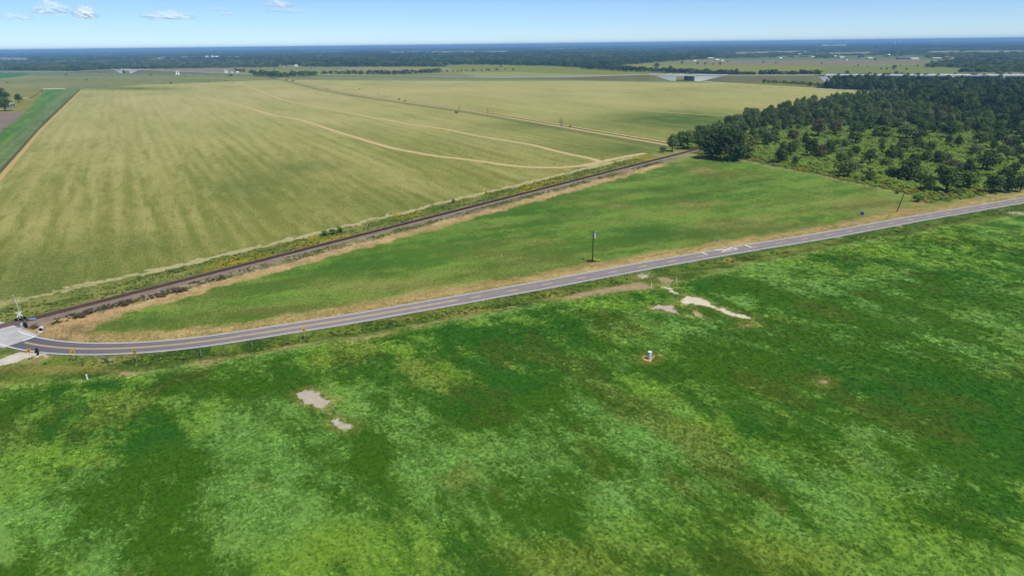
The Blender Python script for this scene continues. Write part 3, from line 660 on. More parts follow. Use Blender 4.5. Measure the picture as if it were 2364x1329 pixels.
# ------------------------------------------------------------------ railway
M_tie = simple('creosoted timber', alb(84, 58, 52), 0.9, 0.15, vary=0.2, sc=1.5)
M_rail = simple('rusty rail steel', alb(104, 66, 54), 0.6, 0.4, vary=0.15, sc=2)
def mat_ballast():
    mt, n, l, b = nmat('ballast stone'); geo = n.new('ShaderNodeNewGeometry')
    f = noise(n, l, geo.outputs['Position'], 0.25, 5, 0.6); g = noise(n, l, geo.outputs['Position'], 4.0, 3, 0.8)
    c = mixn(n, l, f, rgba(alb(106, 92, 80)), rgba(alb(166, 152, 136)))
    c = mixn(n, l, 1.0, c, mixn(n, l, g, (0.55, 0.55, 0.55, 1), (1.4, 1.4, 1.4, 1)), 'MULTIPLY')
    l.new(c, b.inputs['Base Color']); b.inputs['Roughness'].default_value = 0.95; b.inputs['Specular IOR Level'].default_value = 0.1
    bp = n.new('ShaderNodeBump'); bp.inputs['Distance'].default_value = 0.15; l.new(g, bp.inputs['Height']); l.new(bp.outputs[0], b.inputs['Normal'])
    return mt
S0, S1 = -30.0, 620.0
vs = []; fs = []; prof = [(-3.2, -0.05), (-1.75, 0.24), (1.75, 0.24), (4.6, -0.05)]
st = np.arange(S0, S1 + 1, 2.5)
for i, s in enumerate(st):
    for o, z in prof:
        j = (vn(np.array([s * 0.31]), np.array([o * 3.0]), 5)[0] - 0.5)
        p = railpt(s, (o * (1 - .3 * float(sstep(50, 110, s))) if o > 2 else o) + (j * 1.8 if abs(o) > 2 else 0), z); vs.append(p)
    if i: fs += [((i - 1) * 4 + c, (i - 1) * 4 + c + 1, i * 4 + c + 1, i * 4 + c) for c in range(3)]
mesh_obj('ballast_bed', vs, [tuple(reversed(f)) for f in fs], mat_ballast())['kind'] = 'structure'
track = empty('railway_track', railpt(0, 0, 0.0), 'single rusty railway track on dark timber sleepers running beside the mown triangle field', 'railway')
yaw = math.atan2(RD[1], RD[0])
track.rotation_euler = (0, 0, yaw)
TI = Matrix.Rotation(-yaw, 4, 'Z')
def loc_track(s, off, z): return (s, -off, z)
for o in (-0.75, 0.75):
    q = MB(); L = S1 - S0
    for (cy, w, z0, z1) in ((o, 0.15, 0.345, 0.365), (o, 0.03, 0.365, 0.47), (o, 0.085, 0.47, 0.51)):
        q.box(((S0 + S1) / 2, cy, (z0 + z1) / 2), (L, w, z1 - z0))
    q.build('rail', M_rail, track)
tie = MB().box((0, 0, 0), (0.24, 2.6, 0.16)).build('sleeper', M_tie, track)
tie.location = (6.2, 0, 0.265)
N_T = 0; s = 6.2; rest = MB()
while s < S1 - 1:
    s += 0.56; N_T += 1
    jz = random.uniform(-0.012, 0.012); jr = random.uniform(-0.03, 0.03); jy = random.uniform(-0.06, 0.06)
    if N_T < 300:
        c = link_copy(tie, track); c.location = (s, jy, 0.265 + jz); c.rotation_euler = (0, 0, jr)
    else:
        rest.box((0, 0, 0), (0.24, 2.6, 0.16), Matrix.Translation((s, jy, 0.265 + jz)) @ Matrix.Rotation(jr, 4, 'Z'))
rest.build('sleeper_row', M_tie, track)['kind'] = 'stuff'
# timber panels flush with the rails where the road crosses
M_panel = simple('worn crossing timber', alb(126, 108, 104), 0.9, 0.15, vary=0.2, sc=0.8)
for (o, w) in ((-1.35, 0.95), (-0.33, 0.55), (0.33, 0.55), (1.35, 0.95)):
    o_ = MB().box((-4.5, o, 0.40), (20, w, 0.16)).build('crossing_panel', M_panel, track)

# ------------------------------------------------------------------ foliage
def mat_leaf():
    mt, n, l, b = nmat('foliage')
    a = n.new('ShaderNodeAttribute'); a.attribute_type = 'INSTANCER'; a.attribute_name = 'tint'
    v = n.new('ShaderNodeAttribute'); v.attribute_name = 'leaf'
    r = n.new('ShaderNodeValToRGB'); r.color_ramp.interpolation = 'LINEAR'
    cols = [(0.0, alb(52, 76, 42)), (0.2, alb(76, 100, 42)), (0.4, alb(102, 126, 50)), (0.55, alb(112, 134, 76)), (0.66, alb(116, 118, 96)), (0.75, alb(98, 92, 48)), (0.85, alb(152, 184, 74)), (0.93, alb(172, 166, 46)), (1.0, alb(116, 100, 84))]
    e = r.color_ramp.elements
    e[0].position, e[0].color = cols[0][0], rgba(cols[0][1]); e[1].position, e[1].color = cols[-1][0], rgba(cols[-1][1])
    for p, c in cols[1:-1]:
        k = e.new(p); k.color = rgba(c)
    l.new(a.outputs['Fac'], r.inputs[0])
    g = mathn(n, l, 'MULTIPLY_ADD', v.outputs['Fac'], 1.1, 0.5)
    cg = n.new('ShaderNodeCombineColor')
    l.new(mathn(n, l, 'MULTIPLY', g, mathn(n, l, 'MULTIPLY_ADD', v.outputs['Fac'], 0.25, 0.9)), cg.inputs[0]); l.new(g, cg.inputs[1]); l.new(g, cg.inputs[2])
    c = mixn(n, l, 1.0, r.outputs[0], cg.outputs[0], 'MULTIPLY')
    l.new(c, b.inputs['Base Color']); b.inputs['Roughness'].default_value = 0.7; b.inputs['Specular IOR Level'].default_value = 0.15
    tr = n.new('ShaderNodeBsdfTranslucent'); l.new(c, tr.inputs['Color'])
    mx = n.new('ShaderNodeMixShader'); mx.inputs[0].default_value = 0.3
    l.new(b.outputs[0], mx.inputs[1]); l.new(tr.outputs[0], mx.inputs[2])
    l.new(mx.outputs[0], n['Material Output'].inputs['Surface'])
    return mt
M_leaf = mat_leaf()
M_bark = simple('bark', alb(92, 80, 66), 0.95, 0.1, vary=0.25, sc=3)
def crown_mesh(name, seed, n, leaf, lobes, zlo, zhi, wid, conical=0.0, up=0.35):
    "crown of leaf clumps spread through lumpy lobes; unit width, from zlo to zhi of unit height"
    r = np.random.default_rng(seed); vs = []; fs = []; lv = []
    C = []
    for _ in range(lobes):
        t = r.random(); z = zlo + (zhi - zlo) * (0.18 + 0.66 * t)
        rad = wid * 0.5 * (math.sin(math.pi * (0.15 + 0.75 * t)) ** 0.8) * (1 - conical * t) * 0.72
        a = r.random() * 6.283; q = math.sqrt(r.random())
        C.append((math.cos(a) * rad * q, math.sin(a) * rad * q, z, (0.13 + 0.15 * r.random()) * wid * (1 - 0.4 * conical * t), r.random()))
    for i in range(n):
        cx, cy, cz, cr, tone = C[r.integers(lobes)]
        d = r.normal(size=3); d /= np.linalg.norm(d)
        if d[2] < -0.2 and r.random() < 0.6: d[2] = -d[2]
        rr = cr * (0.55 + 0.6 * r.random() ** 0.6)
        p = np.array([cx, cy, cz]) + d * rr * np.array([1, 1, 0.75 * (zhi - zlo) / wid if wid else 1])
        p[2] = min(max(p[2], zlo * 0.6), zhi + 0.05)
        nrm = d * 0.9 + r.normal(size=3) * 0.45 + np.array([0, 0, up]); nrm /= np.linalg.norm(nrm)
        u = np.cross(nrm, r.normal(size=3)); u /= np.linalg.norm(u) + 1e-9; w = np.cross(nrm, u)
        s1, s2 = leaf * (0.6 + 0.8 * r.random()), leaf * (0.4 + 0.6 * r.random())
        k = len(vs); vs += [p - u * s1 - w * s2 * 0.3, p - w * s2, p + u * s1 + w * 0.2 * s2, p + w * s2]; fs.append((k, k + 1, k + 2, k + 3))
        t = min(1, max(0, 0.25 * r.random() + 0.5 * tone + 0.25 * r.random())); lv += [t] * 4
    me = bpy.data.meshes.new(name); me.from_pydata([tuple(v) for v in vs], [], fs); me.update()
    at = me.attributes.new('leaf', 'FLOAT', 'POINT'); at.data.foreach_set('value', np.array(lv, np.float32))
    me.materials.append(M_leaf)
    return me
def trunk_mesh(seed, bare=False):
    r = random.Random(seed); q = MB()
    pts = [Vector((0, 0, -0.02)), Vector((r.uniform(-.02, .02), r.uniform(-.02, .02), 0.3)), Vector((r.uniform(-.04, .04), r.uniform(-.04, .04), 0.62))]
    q.tube(pts[0], pts[1], 0.035, 0.026, 7); q.tube(pts[1], pts[2], 0.026, 0.014, 7)
    for i in range(5):
        a = r.uniform(0, 6.28); z = r.uniform(0.25, 0.55); b = pts[0].lerp(pts[2], z / 0.62)
        q.tube(b, b + Vector((math.cos(a) * .22, math.sin(a) * .22, r.uniform(.12, .25))), 0.012, 0.005, 5)
    me = bpy.data.meshes.new('trunk'); me.from_pydata([tuple(v) for v in q.v], [], q.f); me.materials.append(M_bark); return me
CROWNS = [crown_mesh('crown', 100 + i, 1300, 0.045, 32, 0.0, 0.92, 1.0, 0.2) for i in range(5)]
CROWNS += [crown_mesh('crown', 200 + i, 1000, 0.042, 22, 0.16, 1.0, 0.9, 0.55) for i in range(3)]
TRUNKS = [trunk_mesh(i) for i in range(3)]
BUSHES = [crown_mesh('foliage', 300 + i, 340, 0.075, 12, 0.0, 0.85, 1.0, 0.0, 0.6) for i in range(4)]
FARTREES = [crown_mesh('far_crown', 400 + i, 230, 0.085, 12, 0.04, 0.95, 1.0, 0.2) for i in range(5)]
def clump_mesh(name, seed, n):
    "several crowns of uneven height standing together, for woods kilometres away"
    r = np.random.default_rng(seed); vs = []; fs = []; lv = []
    for k in range(n):
        cx, cy = r.uniform(-.5, .5), r.uniform(-.5, .5); h = r.uniform(.6, 1.0); w = r.uniform(.12, .2); tone = r.random()
        for i in range(26):
            d = r.normal(size=3); d /= np.linalg.norm(d); d[2] = abs(d[2]) if r.random() < .8 else d[2]
            p = np.array([cx + d[0] * w, cy + d[1] * w, h * 0.62 + d[2] * h * 0.38]); nrm = d + r.normal(size=3) * .3; nrm /= np.linalg.norm(nrm)
            u = np.cross(nrm, r.normal(size=3)); u /= np.linalg.norm(u); v = np.cross(nrm, u); s = w * 0.55
            sz = np.array([1, 1, 1.6]); b = len(vs)
            vs += [p - u * s * sz, p - v * s * sz, p + u * s * sz, p + v * s * sz]; fs.append((b, b + 1, b + 2, b + 3)); lv += [min(1, .3 * r.random() + .7 * tone)] * 4
    me = bpy.data.meshes.new(name); me.from_pydata([tuple(v) for v in vs], [], fs)
    at = me.attributes.new('leaf', 'FLOAT', 'POINT'); at.data.foreach_set('value', np.array(lv, np.float32)); me.materials.append(M_leaf); return me
CLUMPS = [clump_mesh('far_wood', 500 + i, 9) for i in range(4)]
def blade_mesh(name, seed, n, h=1.0):
    "tuft of upright weeds"
    r = np.random.default_rng(seed); vs = []; fs = []; lv = []
    for i in range(n):
        a = r.random() * 6.283; q = 0.42 * math.sqrt(r.random()); x, y = math.cos(a) * q, math.sin(a) * q
        hh = h * (0.4 + 0.6 * r.random()) * (1 - q); b = r.random() * 6.283; w = 0.07 + 0.08 * r.random()
        lx, ly = r.normal(size=2) * 0.16
        ux, uy = math.cos(b) * w, math.sin(b) * w; k = len(vs)
        vs += [(x - ux, y - uy, 0), (x + ux, y + uy, 0), (x + lx + ux * .8, y + ly + uy * .8, hh * .75), (x + lx * 1.6, y + ly * 1.6, hh), (x + lx - ux * .8, y + ly - uy * .8, hh * .7)]
        fs.append((k, k + 1, k + 2, k + 3, k + 4)); lv += [r.random()] * 5
    me = bpy.data.meshes.new(name); me.from_pydata(vs, [], fs)
    at = me.attributes.new('leaf', 'FLOAT', 'POINT'); at.data.foreach_set('value', np.array(lv, np.float32)); me.materials.append(M_leaf); return me
WEEDS = [blade_mesh('weed', 600 + i, 36) for i in range(4)]
_src = {}
def src_objects(meshes):
    out = []
    for me in meshes:
        if me.name not in _src: _src[me.name] = bpy.data.objects.new(me.name + '_source', me)      # never linked to the scene
        out.append(_src[me.name])
    return out
def scatter(name, co, scl, rot, tint, meshes, label=None):
    "one object of uncountable growth: geometry nodes place the meshes on its points"
    co = np.asarray(co, float); N = len(co)
    me = bpy.data.meshes.new(name); me.vertices.add(N); me.vertices.foreach_set('co', co.ravel().astype(np.float32))
    at = me.attributes.new('scl', 'FLOAT_VECTOR', 'POINT'); at.data.foreach_set('vector', np.asarray(scl, np.float32).ravel())
    at = me.attributes.new('rot', 'FLOAT', 'POINT'); at.data.foreach_set('value', np.asarray(rot, np.float32))
    at = me.attributes.new('tint', 'FLOAT', 'POINT'); at.data.foreach_set('value', np.asarray(tint, np.float32))
    at = me.attributes.new('pick', 'INT', 'POINT'); at.data.foreach_set('value', rng.integers(0, len(meshes), N).astype(np.int32))
    o = bpy.data.objects.new(name, me); col.objects.link(o); o['kind'] = 'stuff'
    if label: o['label'] = label
    ng = bpy.data.node_groups.new(name, 'GeometryNodeTree')
    ng.interface.new_socket('Geometry', in_out='INPUT', socket_type='NodeSocketGeometry'); ng.interface.new_socket('Geometry', in_out='OUTPUT', socket_type='NodeSocketGeometry')
    n = ng.nodes; l = ng.links; gi = n.new('NodeGroupInput'); go = n.new('NodeGroupOutput')
    gi2 = n.new('GeometryNodeGeometryToInstance')
    for so_ in reversed(src_objects(meshes)):
        oi = n.new('GeometryNodeObjectInfo'); oi.inputs['Object'].default_value = so_; l.new(oi.outputs['Geometry'], gi2.inputs[0])
    ip = n.new('GeometryNodeInstanceOnPoints'); l.new(gi.outputs[0], ip.inputs['Points']); l.new(gi2.outputs[0], ip.inputs['Instance'])
    ip.inputs['Pick Instance'].default_value = True
    def na(nm, t):
        q = n.new('GeometryNodeInputNamedAttribute'); q.data_type = t; q.inputs['Name'].default_value = nm; return q.outputs['Attribute']
    l.new(na('pick', 'INT'), ip.inputs['Instance Index'])
    cx = n.new('ShaderNodeCombineXYZ'); l.new(na('rot', 'FLOAT'), cx.inputs[2])
    er = n.new('FunctionNodeEulerToRotation'); l.new(cx.outputs[0], er.inputs[0]); l.new(er.outputs[0], ip.inputs['Rotation'])
    l.new(na('scl', 'FLOAT_VECTOR'), ip.inputs['Scale']); l.new(ip.outputs[0], go.inputs[0])
    md = o.modifiers.new('scatter', 'NODES'); md.node_group = ng
    return o
def grid_in(P, step, jitter=0.9):
    P = np.asarray(P); x0, y0 = P.min(0); x1, y1 = P.max(0)
    gx, gy = np.meshgrid(np.arange(x0, x1, step), np.arange(y0, y1, step)); gx = gx.ravel(); gy = gy.ravel()
    gx = gx + (rng.random(gx.size) - .5) * step * jitter; gy = gy + (rng.random(gx.size) - .5) * step * jitter
    k = inpoly(gx, gy, P); return np.c_[gx[k], gy[k]]
def in_view(P2, mar=60):
    v = np.c_[P2, np.zeros(len(P2))] - CPOS; d = v @ FWD
    x = W / 2 + F * (v @ XI) / d; y = H / 2 + F * (v @ YI) / d
    return (d > 10) & (x > -mar) & (x < W + mar) & (y < H + mar)
n_tree = [0]
def tree(loc, w, h, tint, label, cat='tree', group=None, name='tree', mesh=None, trunk=True):
    r = empty(name, loc, label, cat, group, random.uniform(0, 6.28)); r.scale = (w, w, h)
    i = n_tree[0]; n_tree[0] += 1
    me = mesh or CROWNS[i % len(CROWNS)]
    c = bpy.data.objects.new('crown', me); col.objects.link(c); c.parent = r; c['tint'] = float(tint)
    if trunk:
        t = bpy.data.objects.new('trunk', TRUNKS[i % 3]); col.objects.link(t); t.parent = r
    return r
def shrub(loc, w, h, tint, label, group=None, name='shrub', cat='bush'):
    o = bpy.data.objects.new(name, BUSHES[n_tree[0] % 4]); col.objects.link(o); n_tree[0] += 1
    o.location = tuple(map(float, loc)); o.scale = (w, w, h); o.rotation_euler = (0, 0, random.uniform(0, 6.28)); o['tint'] = float(tint)
    return set_props(o, label, cat, group)
ORD = ['first', 'second', 'third', 'fourth', 'fifth', 'sixth', 'seventh', 'eighth', 'ninth', 'tenth', 'eleventh', 'twelfth', 'thirteenth', 'fourteenth', 'fifteenth', 'sixteenth', 'seventeenth', 'eighteenth', 'nineteenth', 'twentieth', 'twenty-first', 'twenty-second', 'twenty-third', 'twenty-fourth', 'twenty-fifth', 'twenty-sixth', 'twenty-seventh']


# ------------------------------------------------------------------ highway, bridges
M_bank = simple('bank grass', alb(108, 118, 74), 0.95, 0.05, vary=0.15, sc=0.02, dirt=alb(112, 100, 74))
M_hwy = simple('highway concrete', alb(168, 168, 160), 0.85, 0.2, vary=0.05, sc=0.02)
M_bridge = simple('white bridge concrete', lin((250, 248, 244)) * 0.93, 0.8, 0.2, vary=0.03, sc=0.05)
M_shade = simple('abutment concrete with painted shade', alb(150, 150, 146), 0.85, 0.2, vary=0.08, sc=0.05)  # abutments greyed by colour, standing in for the shade under the deck
HS = resample(HIGHWAY, 6.0)
for _ in range(40):
    q_ = HS.copy(); q_[1:-1] = 0.25 * HS[:-2] + 0.5 * HS[1:-1] + 0.25 * HS[2:]; HS = q_
hx, hy = px_of(HS)
ha_ = np.r_[0, np.cumsum(np.linalg.norm(np.diff(HS, axis=0), axis=1))]
HT = np.gradient(HS, axis=0); HT /= np.linalg.norm(HT, axis=1)[:, None]; HN = np.c_[HT[:, 1], -HT[:, 0]]
def sx(x): return float(np.interp(x, hx, ha_))
zk = [(-420, .8), (100, .9), (170, 3), (255, 10.0), (330, 10.0), (420, 6), (500, 2.5), (600, .8), (1150, .8), (1300, 3.5), (1480, 10.2), (1690, 10.6), (1895, 12.4), (2364, 15), (3000, 16)]
zs = np.array([sx(a) for a, _ in zk]); zz = np.array([b for _, b in zk])
def hz_at(s): return float(np.interp(s, zs, zz))
def hpt(s, off=0.0, z=0.0):
    i = lambda a: np.interp(s, ha_, a)
    return Vector((i(HS[:, 0]) + i(HN[:, 0]) * off, i(HS[:, 1]) + i(HN[:, 1]) * off, z))
HW = 26.0; SKEW = -27.0
openings = [(sx(283), sx(299), sx(264), sx(322)), (sx(1560.5), sx(1602.5), sx(1508), sx(1672))]
S_VIA = sx(1906)
def soil(s):
    f = 1.0
    for a, b, wa, wb in openings:
        if wa < s <= a: f = min(f, max(0.0, ((a - s) / (a - wa) - .28) / .72))
        if b <= s < wb: f = min(f, max(0.0, ((s - b) / (wb - b) - .28) / .72))
    if s > S_VIA - 14: f = min(f, max(0.0, (S_VIA - s) / 14))
    return f ** 0.85
def stations(a, b, st=10.0):
    k = max(2, int((b - a) / st) + 1); return np.linspace(a, b, k)
segs = [(0.0, openings[0][0]), (openings[0][1], openings[1][0]), (openings[1][1], S_VIA)]
for a, b in segs:
    vs = []; fs = []
    for i, s in enumerate(stations(a, b)):
        z = hz_at(s); f = soil(s)
        row = [hpt(s + SKEW, -HW - 2.4 * z * max(f, .05), -0.05), hpt(s + SKEW, -HW, z), hpt(s, -0.3, z), hpt(s, -0.3, z * f), hpt(s, 2.4 * z * f + 0.3, -0.05)]
        vs += row
        if i: fs += [((i - 1) * 5 + c, (i - 1) * 5 + c + 1, i * 5 + c + 1, i * 5 + c) for c in range(4)]
    mesh_obj('highway_embankment', vs, [tuple(reversed(q)) for q in fs], M_bank)['kind'] = 'structure'
    vs = []; fs = []
    for i, s in enumerate(stations(a, b)):
        z = hz_at(s) + 0.06; vs += [hpt(s + SKEW, -HW + 1, z), hpt(s, -1.0, z)]
        if i: fs.append((2 * i - 2, 2 * i, 2 * i + 1, 2 * i - 1))
    mesh_obj('highway', vs, fs, M_hwy)['kind'] = 'structure'
def strip_wall(s0, s1, off, th, zlo, zhi, st=6.0):
    q = MB(); ss = stations(s0, s1, st)
    for i in range(len(ss) - 1):
        a, b = ss[i], ss[i + 1]
        q.add([hpt(a, off, zlo(a)), hpt(b, off, zlo(b)), hpt(b, off, zhi(b)), hpt(a, off, zhi(a)), hpt(a, off - th, zlo(a)), hpt(b, off - th, zlo(b)), hpt(b, off - th, zhi(b)), hpt(a, off - th, zhi(a))],
              [(0, 1, 2, 3), (7, 6, 5, 4), (3, 2, 6, 7), (4, 5, 1, 0)] + ([(0, 3, 7, 4)] if i == 0 else []) + ([(1, 5, 6, 2)] if i == len(ss) - 2 else []))
    return q
def localize(o, root):
    "give a part built in place its thing as parent without moving it"
    o.parent = root; o.matrix_parent_inverse = Matrix.Translation(root.location).inverted()
def overpass(k, label, px0, px1):
    a, b, wa, wb = openings[k]
    r = empty('overpass_bridge', hpt((a + b) / 2, -HW / 2, 0), label, 'bridge')
    def P(q, nm, mt): localize(q.build(nm, mt), r)
    for (u, v) in ((wa, a), (b, wb)):
        P(strip_wall(u, v, 0.0, 0.28, lambda s: max(-0.1, hz_at(s) * soil(s) - 0.7), lambda s: hz_at(s) - 0.02), 'wing_wall', M_bridge)
        e = a if v == a else b
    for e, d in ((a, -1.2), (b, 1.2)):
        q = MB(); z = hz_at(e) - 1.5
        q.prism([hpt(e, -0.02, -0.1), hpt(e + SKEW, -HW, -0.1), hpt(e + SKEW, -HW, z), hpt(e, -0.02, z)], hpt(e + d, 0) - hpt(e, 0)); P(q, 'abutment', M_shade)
    P(strip_wall(a - 2 + SKEW, b + 2, 0.25, HW, lambda s: hz_at(s) - 1.5, lambda s: hz_at(s) + 0.05), 'deck', M_bridge)
    for off in (0.35, -HW):
        P(strip_wall(sx(px0), sx(px1), off, 0.3, lambda s: hz_at(s) + 0.07, lambda s: hz_at(s) + 1.15), 'parapet', M_bridge)
    return r
overpass(1, 'large white highway overpass with two triangular wing walls beyond the hay field', 1489, 1672)
overpass(0, 'small far white overpass with a dark opening in front of grey woods', 262, 326)
via = empty('viaduct_bridge', hpt(S_VIA, -HW / 2, 0), 'long white elevated road deck running behind the dark pines at the right edge', 'bridge')
S_END = min(ha_[-1], sx(2500))
localize(strip_wall(S_VIA - 3, S_END, 0.25, HW, lambda s: hz_at(s) - 1.9, lambda s: hz_at(s) + 0.05, 10).build('deck', M_bridge), via)
for off in (0.6, -HW):
    localize(strip_wall(S_VIA - 3, S_END, off, 0.3, lambda s: hz_at(s) - 0.6, lambda s: hz_at(s) + 1.2, 10).build('parapet', M_bridge), via)
q = MB(); z = hz_at(S_VIA)
q.prism([hpt(S_VIA - 16, 0.5, z - 2), hpt(S_VIA + 1, 0.5, z - 2), hpt(S_VIA + 12, 0.5, -0.1), hpt(S_VIA - 2, 0.5, -0.1)], hpt(S_VIA, -HW) - hpt(S_VIA, 0)); localize(q.build('abutment', M_bridge), via)
for x in (1972, 2080, 2195, 2312, 2430):
    s = sx(x); z = hz_at(s) - 1.92; q = MB()
    p0, p1 = hpt(s, 1.6, 0), hpt(s, -HW - 1, 0); t_ = hpt(s + 2.2, 0, 0) - hpt(s, 0, 0)
    q.prism([p0 + Vector((0, 0, z - 2.6)), p1 + Vector((0, 0, z - 2.6)), p1 + Vector((0, 0, z)), p0 + Vector((0, 0, z))], t_)
    for o_ in (-1.5, -HW / 2, -HW + 1.5):
        b_ = hpt(s + 1.1, o_, -0.2); q.tube(b_, b_ + Vector((0, 0, z - 2.45)), 1.0, n=12)
    localize(q.build('pier', M_bridge), via)
# street lamps / masts on the highway
M_pole = simple('galvanised steel', alb(190, 194, 198), 0.5, 0.5, vary=0.08)
def lamp(s, off, h, label):
    p = hpt(s, off, hz_at(s) if off <= 0.5 else 0); r = empty('highway_mast', p, label, 'mast')
    q = MB(); q.tube((0, 0, -0.2), (0, 0, h), 0.22, 0.1, 8); q.build('pole', M_pole, r)
    q = MB(); q.tube((0, 0, h - .3), (1.6, 0, h), 0.06, 0.05, 6); q.build('arm', M_pole, r)
    q = MB(); q.box((2.0, 0, h), (1.0, 0.35, 0.2)); q.build('lamp_head', M_pole, r)
lamp(sx(1594), -HW / 2, 13, 'thin pale mast standing up from the large white overpass')
lamp(sx(289), -HW / 2, 12, 'thin pale mast standing up from the small far overpass')
lamp(sx(541), 4, 14, 'thin pale mast beside the highway, near the pair of tall white columns')
lamp(sx(138), 4, 11, 'thin pale mast by the highway at far left, before grey woods')

# pairs of tall white columns on slabs
M_col = simple('cast white concrete', lin((246, 244, 238)) * 0.88, 0.8, 0.2, vary=0.04, sc=0.2)
def columns(px, py, dx, h, grp, labels):
    c = G(px, py); k = ppm(c)
    q = MB().box((0, 0, 0.3), (dx * k * 2.6, 9, 0.6)); pad = q.build('concrete_slab', M_bridge); pad.location = V(c); set_props(pad, grp, 'slab')
    for i, lb in enumerate(labels):
        o = MB(); r0 = 1.55 * k; o.tube((0, 0, 0.55), (0, 0, h * k), r0 / 1.1, n=16); o.box((0, 0, h * k + 0.5), (r0 * 1.9, r0 * 1.9, 1.0))
        ob = o.build('concrete_column', M_col); ob.location = V(c) + Vector(((i - 0.5) * dx * k, 0, 0)); set_props(ob, lb, 'column')
columns(410.5, 171.8, 4.9, 7.2, 'low white slab under the left-hand pair of tall columns', ['left one of the white column pair nearer the small overpass', 'right one of the white column pair nearer the small overpass'])
columns(522.6, 168.9, 4.2, 7.6, 'low white slab under the right-hand pair of tall columns', ['left one of the white column pair beside the dark tree clump', 'right one of the white column pair beside the dark tree clump'])
# low white bridge rail at the head of the green strip
q = G(99, 208.2); q2 = G(150, 207.4); d = Vector(q2 - q); L = d.length
r = empty('bridge_rail', q, 'long low white concrete rail at the far end of the bright green strip', 'guardrail', rz=math.atan2(d.y, d.x))
MB().box((L / 2, 0, 1.05), (L, 0.4, 0.9)).build('rail', M_bridge, r)
for i in range(9):
    MB().box((1 + (L - 2) * i / 8, 0, 0.3), (0.5, 0.34, 0.62)).build('post', M_bridge, r)

# ------------------------------------------------------------------ houses far off
def cm(name, c, **k): return simple(name, alb(*c), 0.8, 0.2, **k)
M_wall = {'white': simple('white siding', lin((240, 240, 236)) * .85, .8, .2, vary=.03), 'tan': cm('tan siding', (190, 170, 140), vary=.05), 'grey': cm('grey siding', (160, 162, 166), vary=.05), 'red': cm('red brick wall', (170, 112, 92), vary=.08)}
M_roof = {'white': simple('white sheet roof', lin((250, 250, 248)) * .88, .6, .3, vary=.03), 'grey': cm('grey shingle roof', (128, 128, 132), vary=.1), 'dark': cm('dark shingle roof', (62, 60, 66), vary=.1), 'pink': cm('faded red roof', (214, 170, 160), vary=.06)}
M_glass = simple('window glass', alb(60, 70, 84), 0.15, 0.6, vary=.1); M_door = cm('door', (110, 92, 80), vary=.1)
def house(px, py, wpx, hpx, wall, roof, label, cat='house', group=None, deep=0.8, name=None, rz=None):
    c = G(px, py); k = ppm(c); w = wpx * k; h = hpx * k; dp = min(max(6.0, w * deep), 45)
    r = empty(name or 'house', c, label, cat, group, rz=random.uniform(-.25, .25) if rz is None else rz)
    wh = h * 0.62
    MB().box((0, 0, wh / 2 - .1), (w, dp, wh + .2)).build('wall', M_wall[wall], r)
    e = 0.04 * w
    q = MB().prism([(-w / 2 - e, -dp / 2 - e, wh), (-w / 2 - e, dp / 2 + e, wh), (-w / 2 - e, 0, h)], (w + 2 * e, 0, 0)); q.build('roof', M_roof[roof], r)
    MB().box((w * .08, -dp / 2 - .05, min(1.05, wh * .4)), (min(1.2, w * .1), .12, min(2.1, wh * .8))).build('door', M_door, r)
    for i in (-1, 1):
        MB().box((i * w * .3, -dp / 2 - .05, wh * .55), (w * .12, .12, wh * .35)).build('window', M_glass, r)
    return r
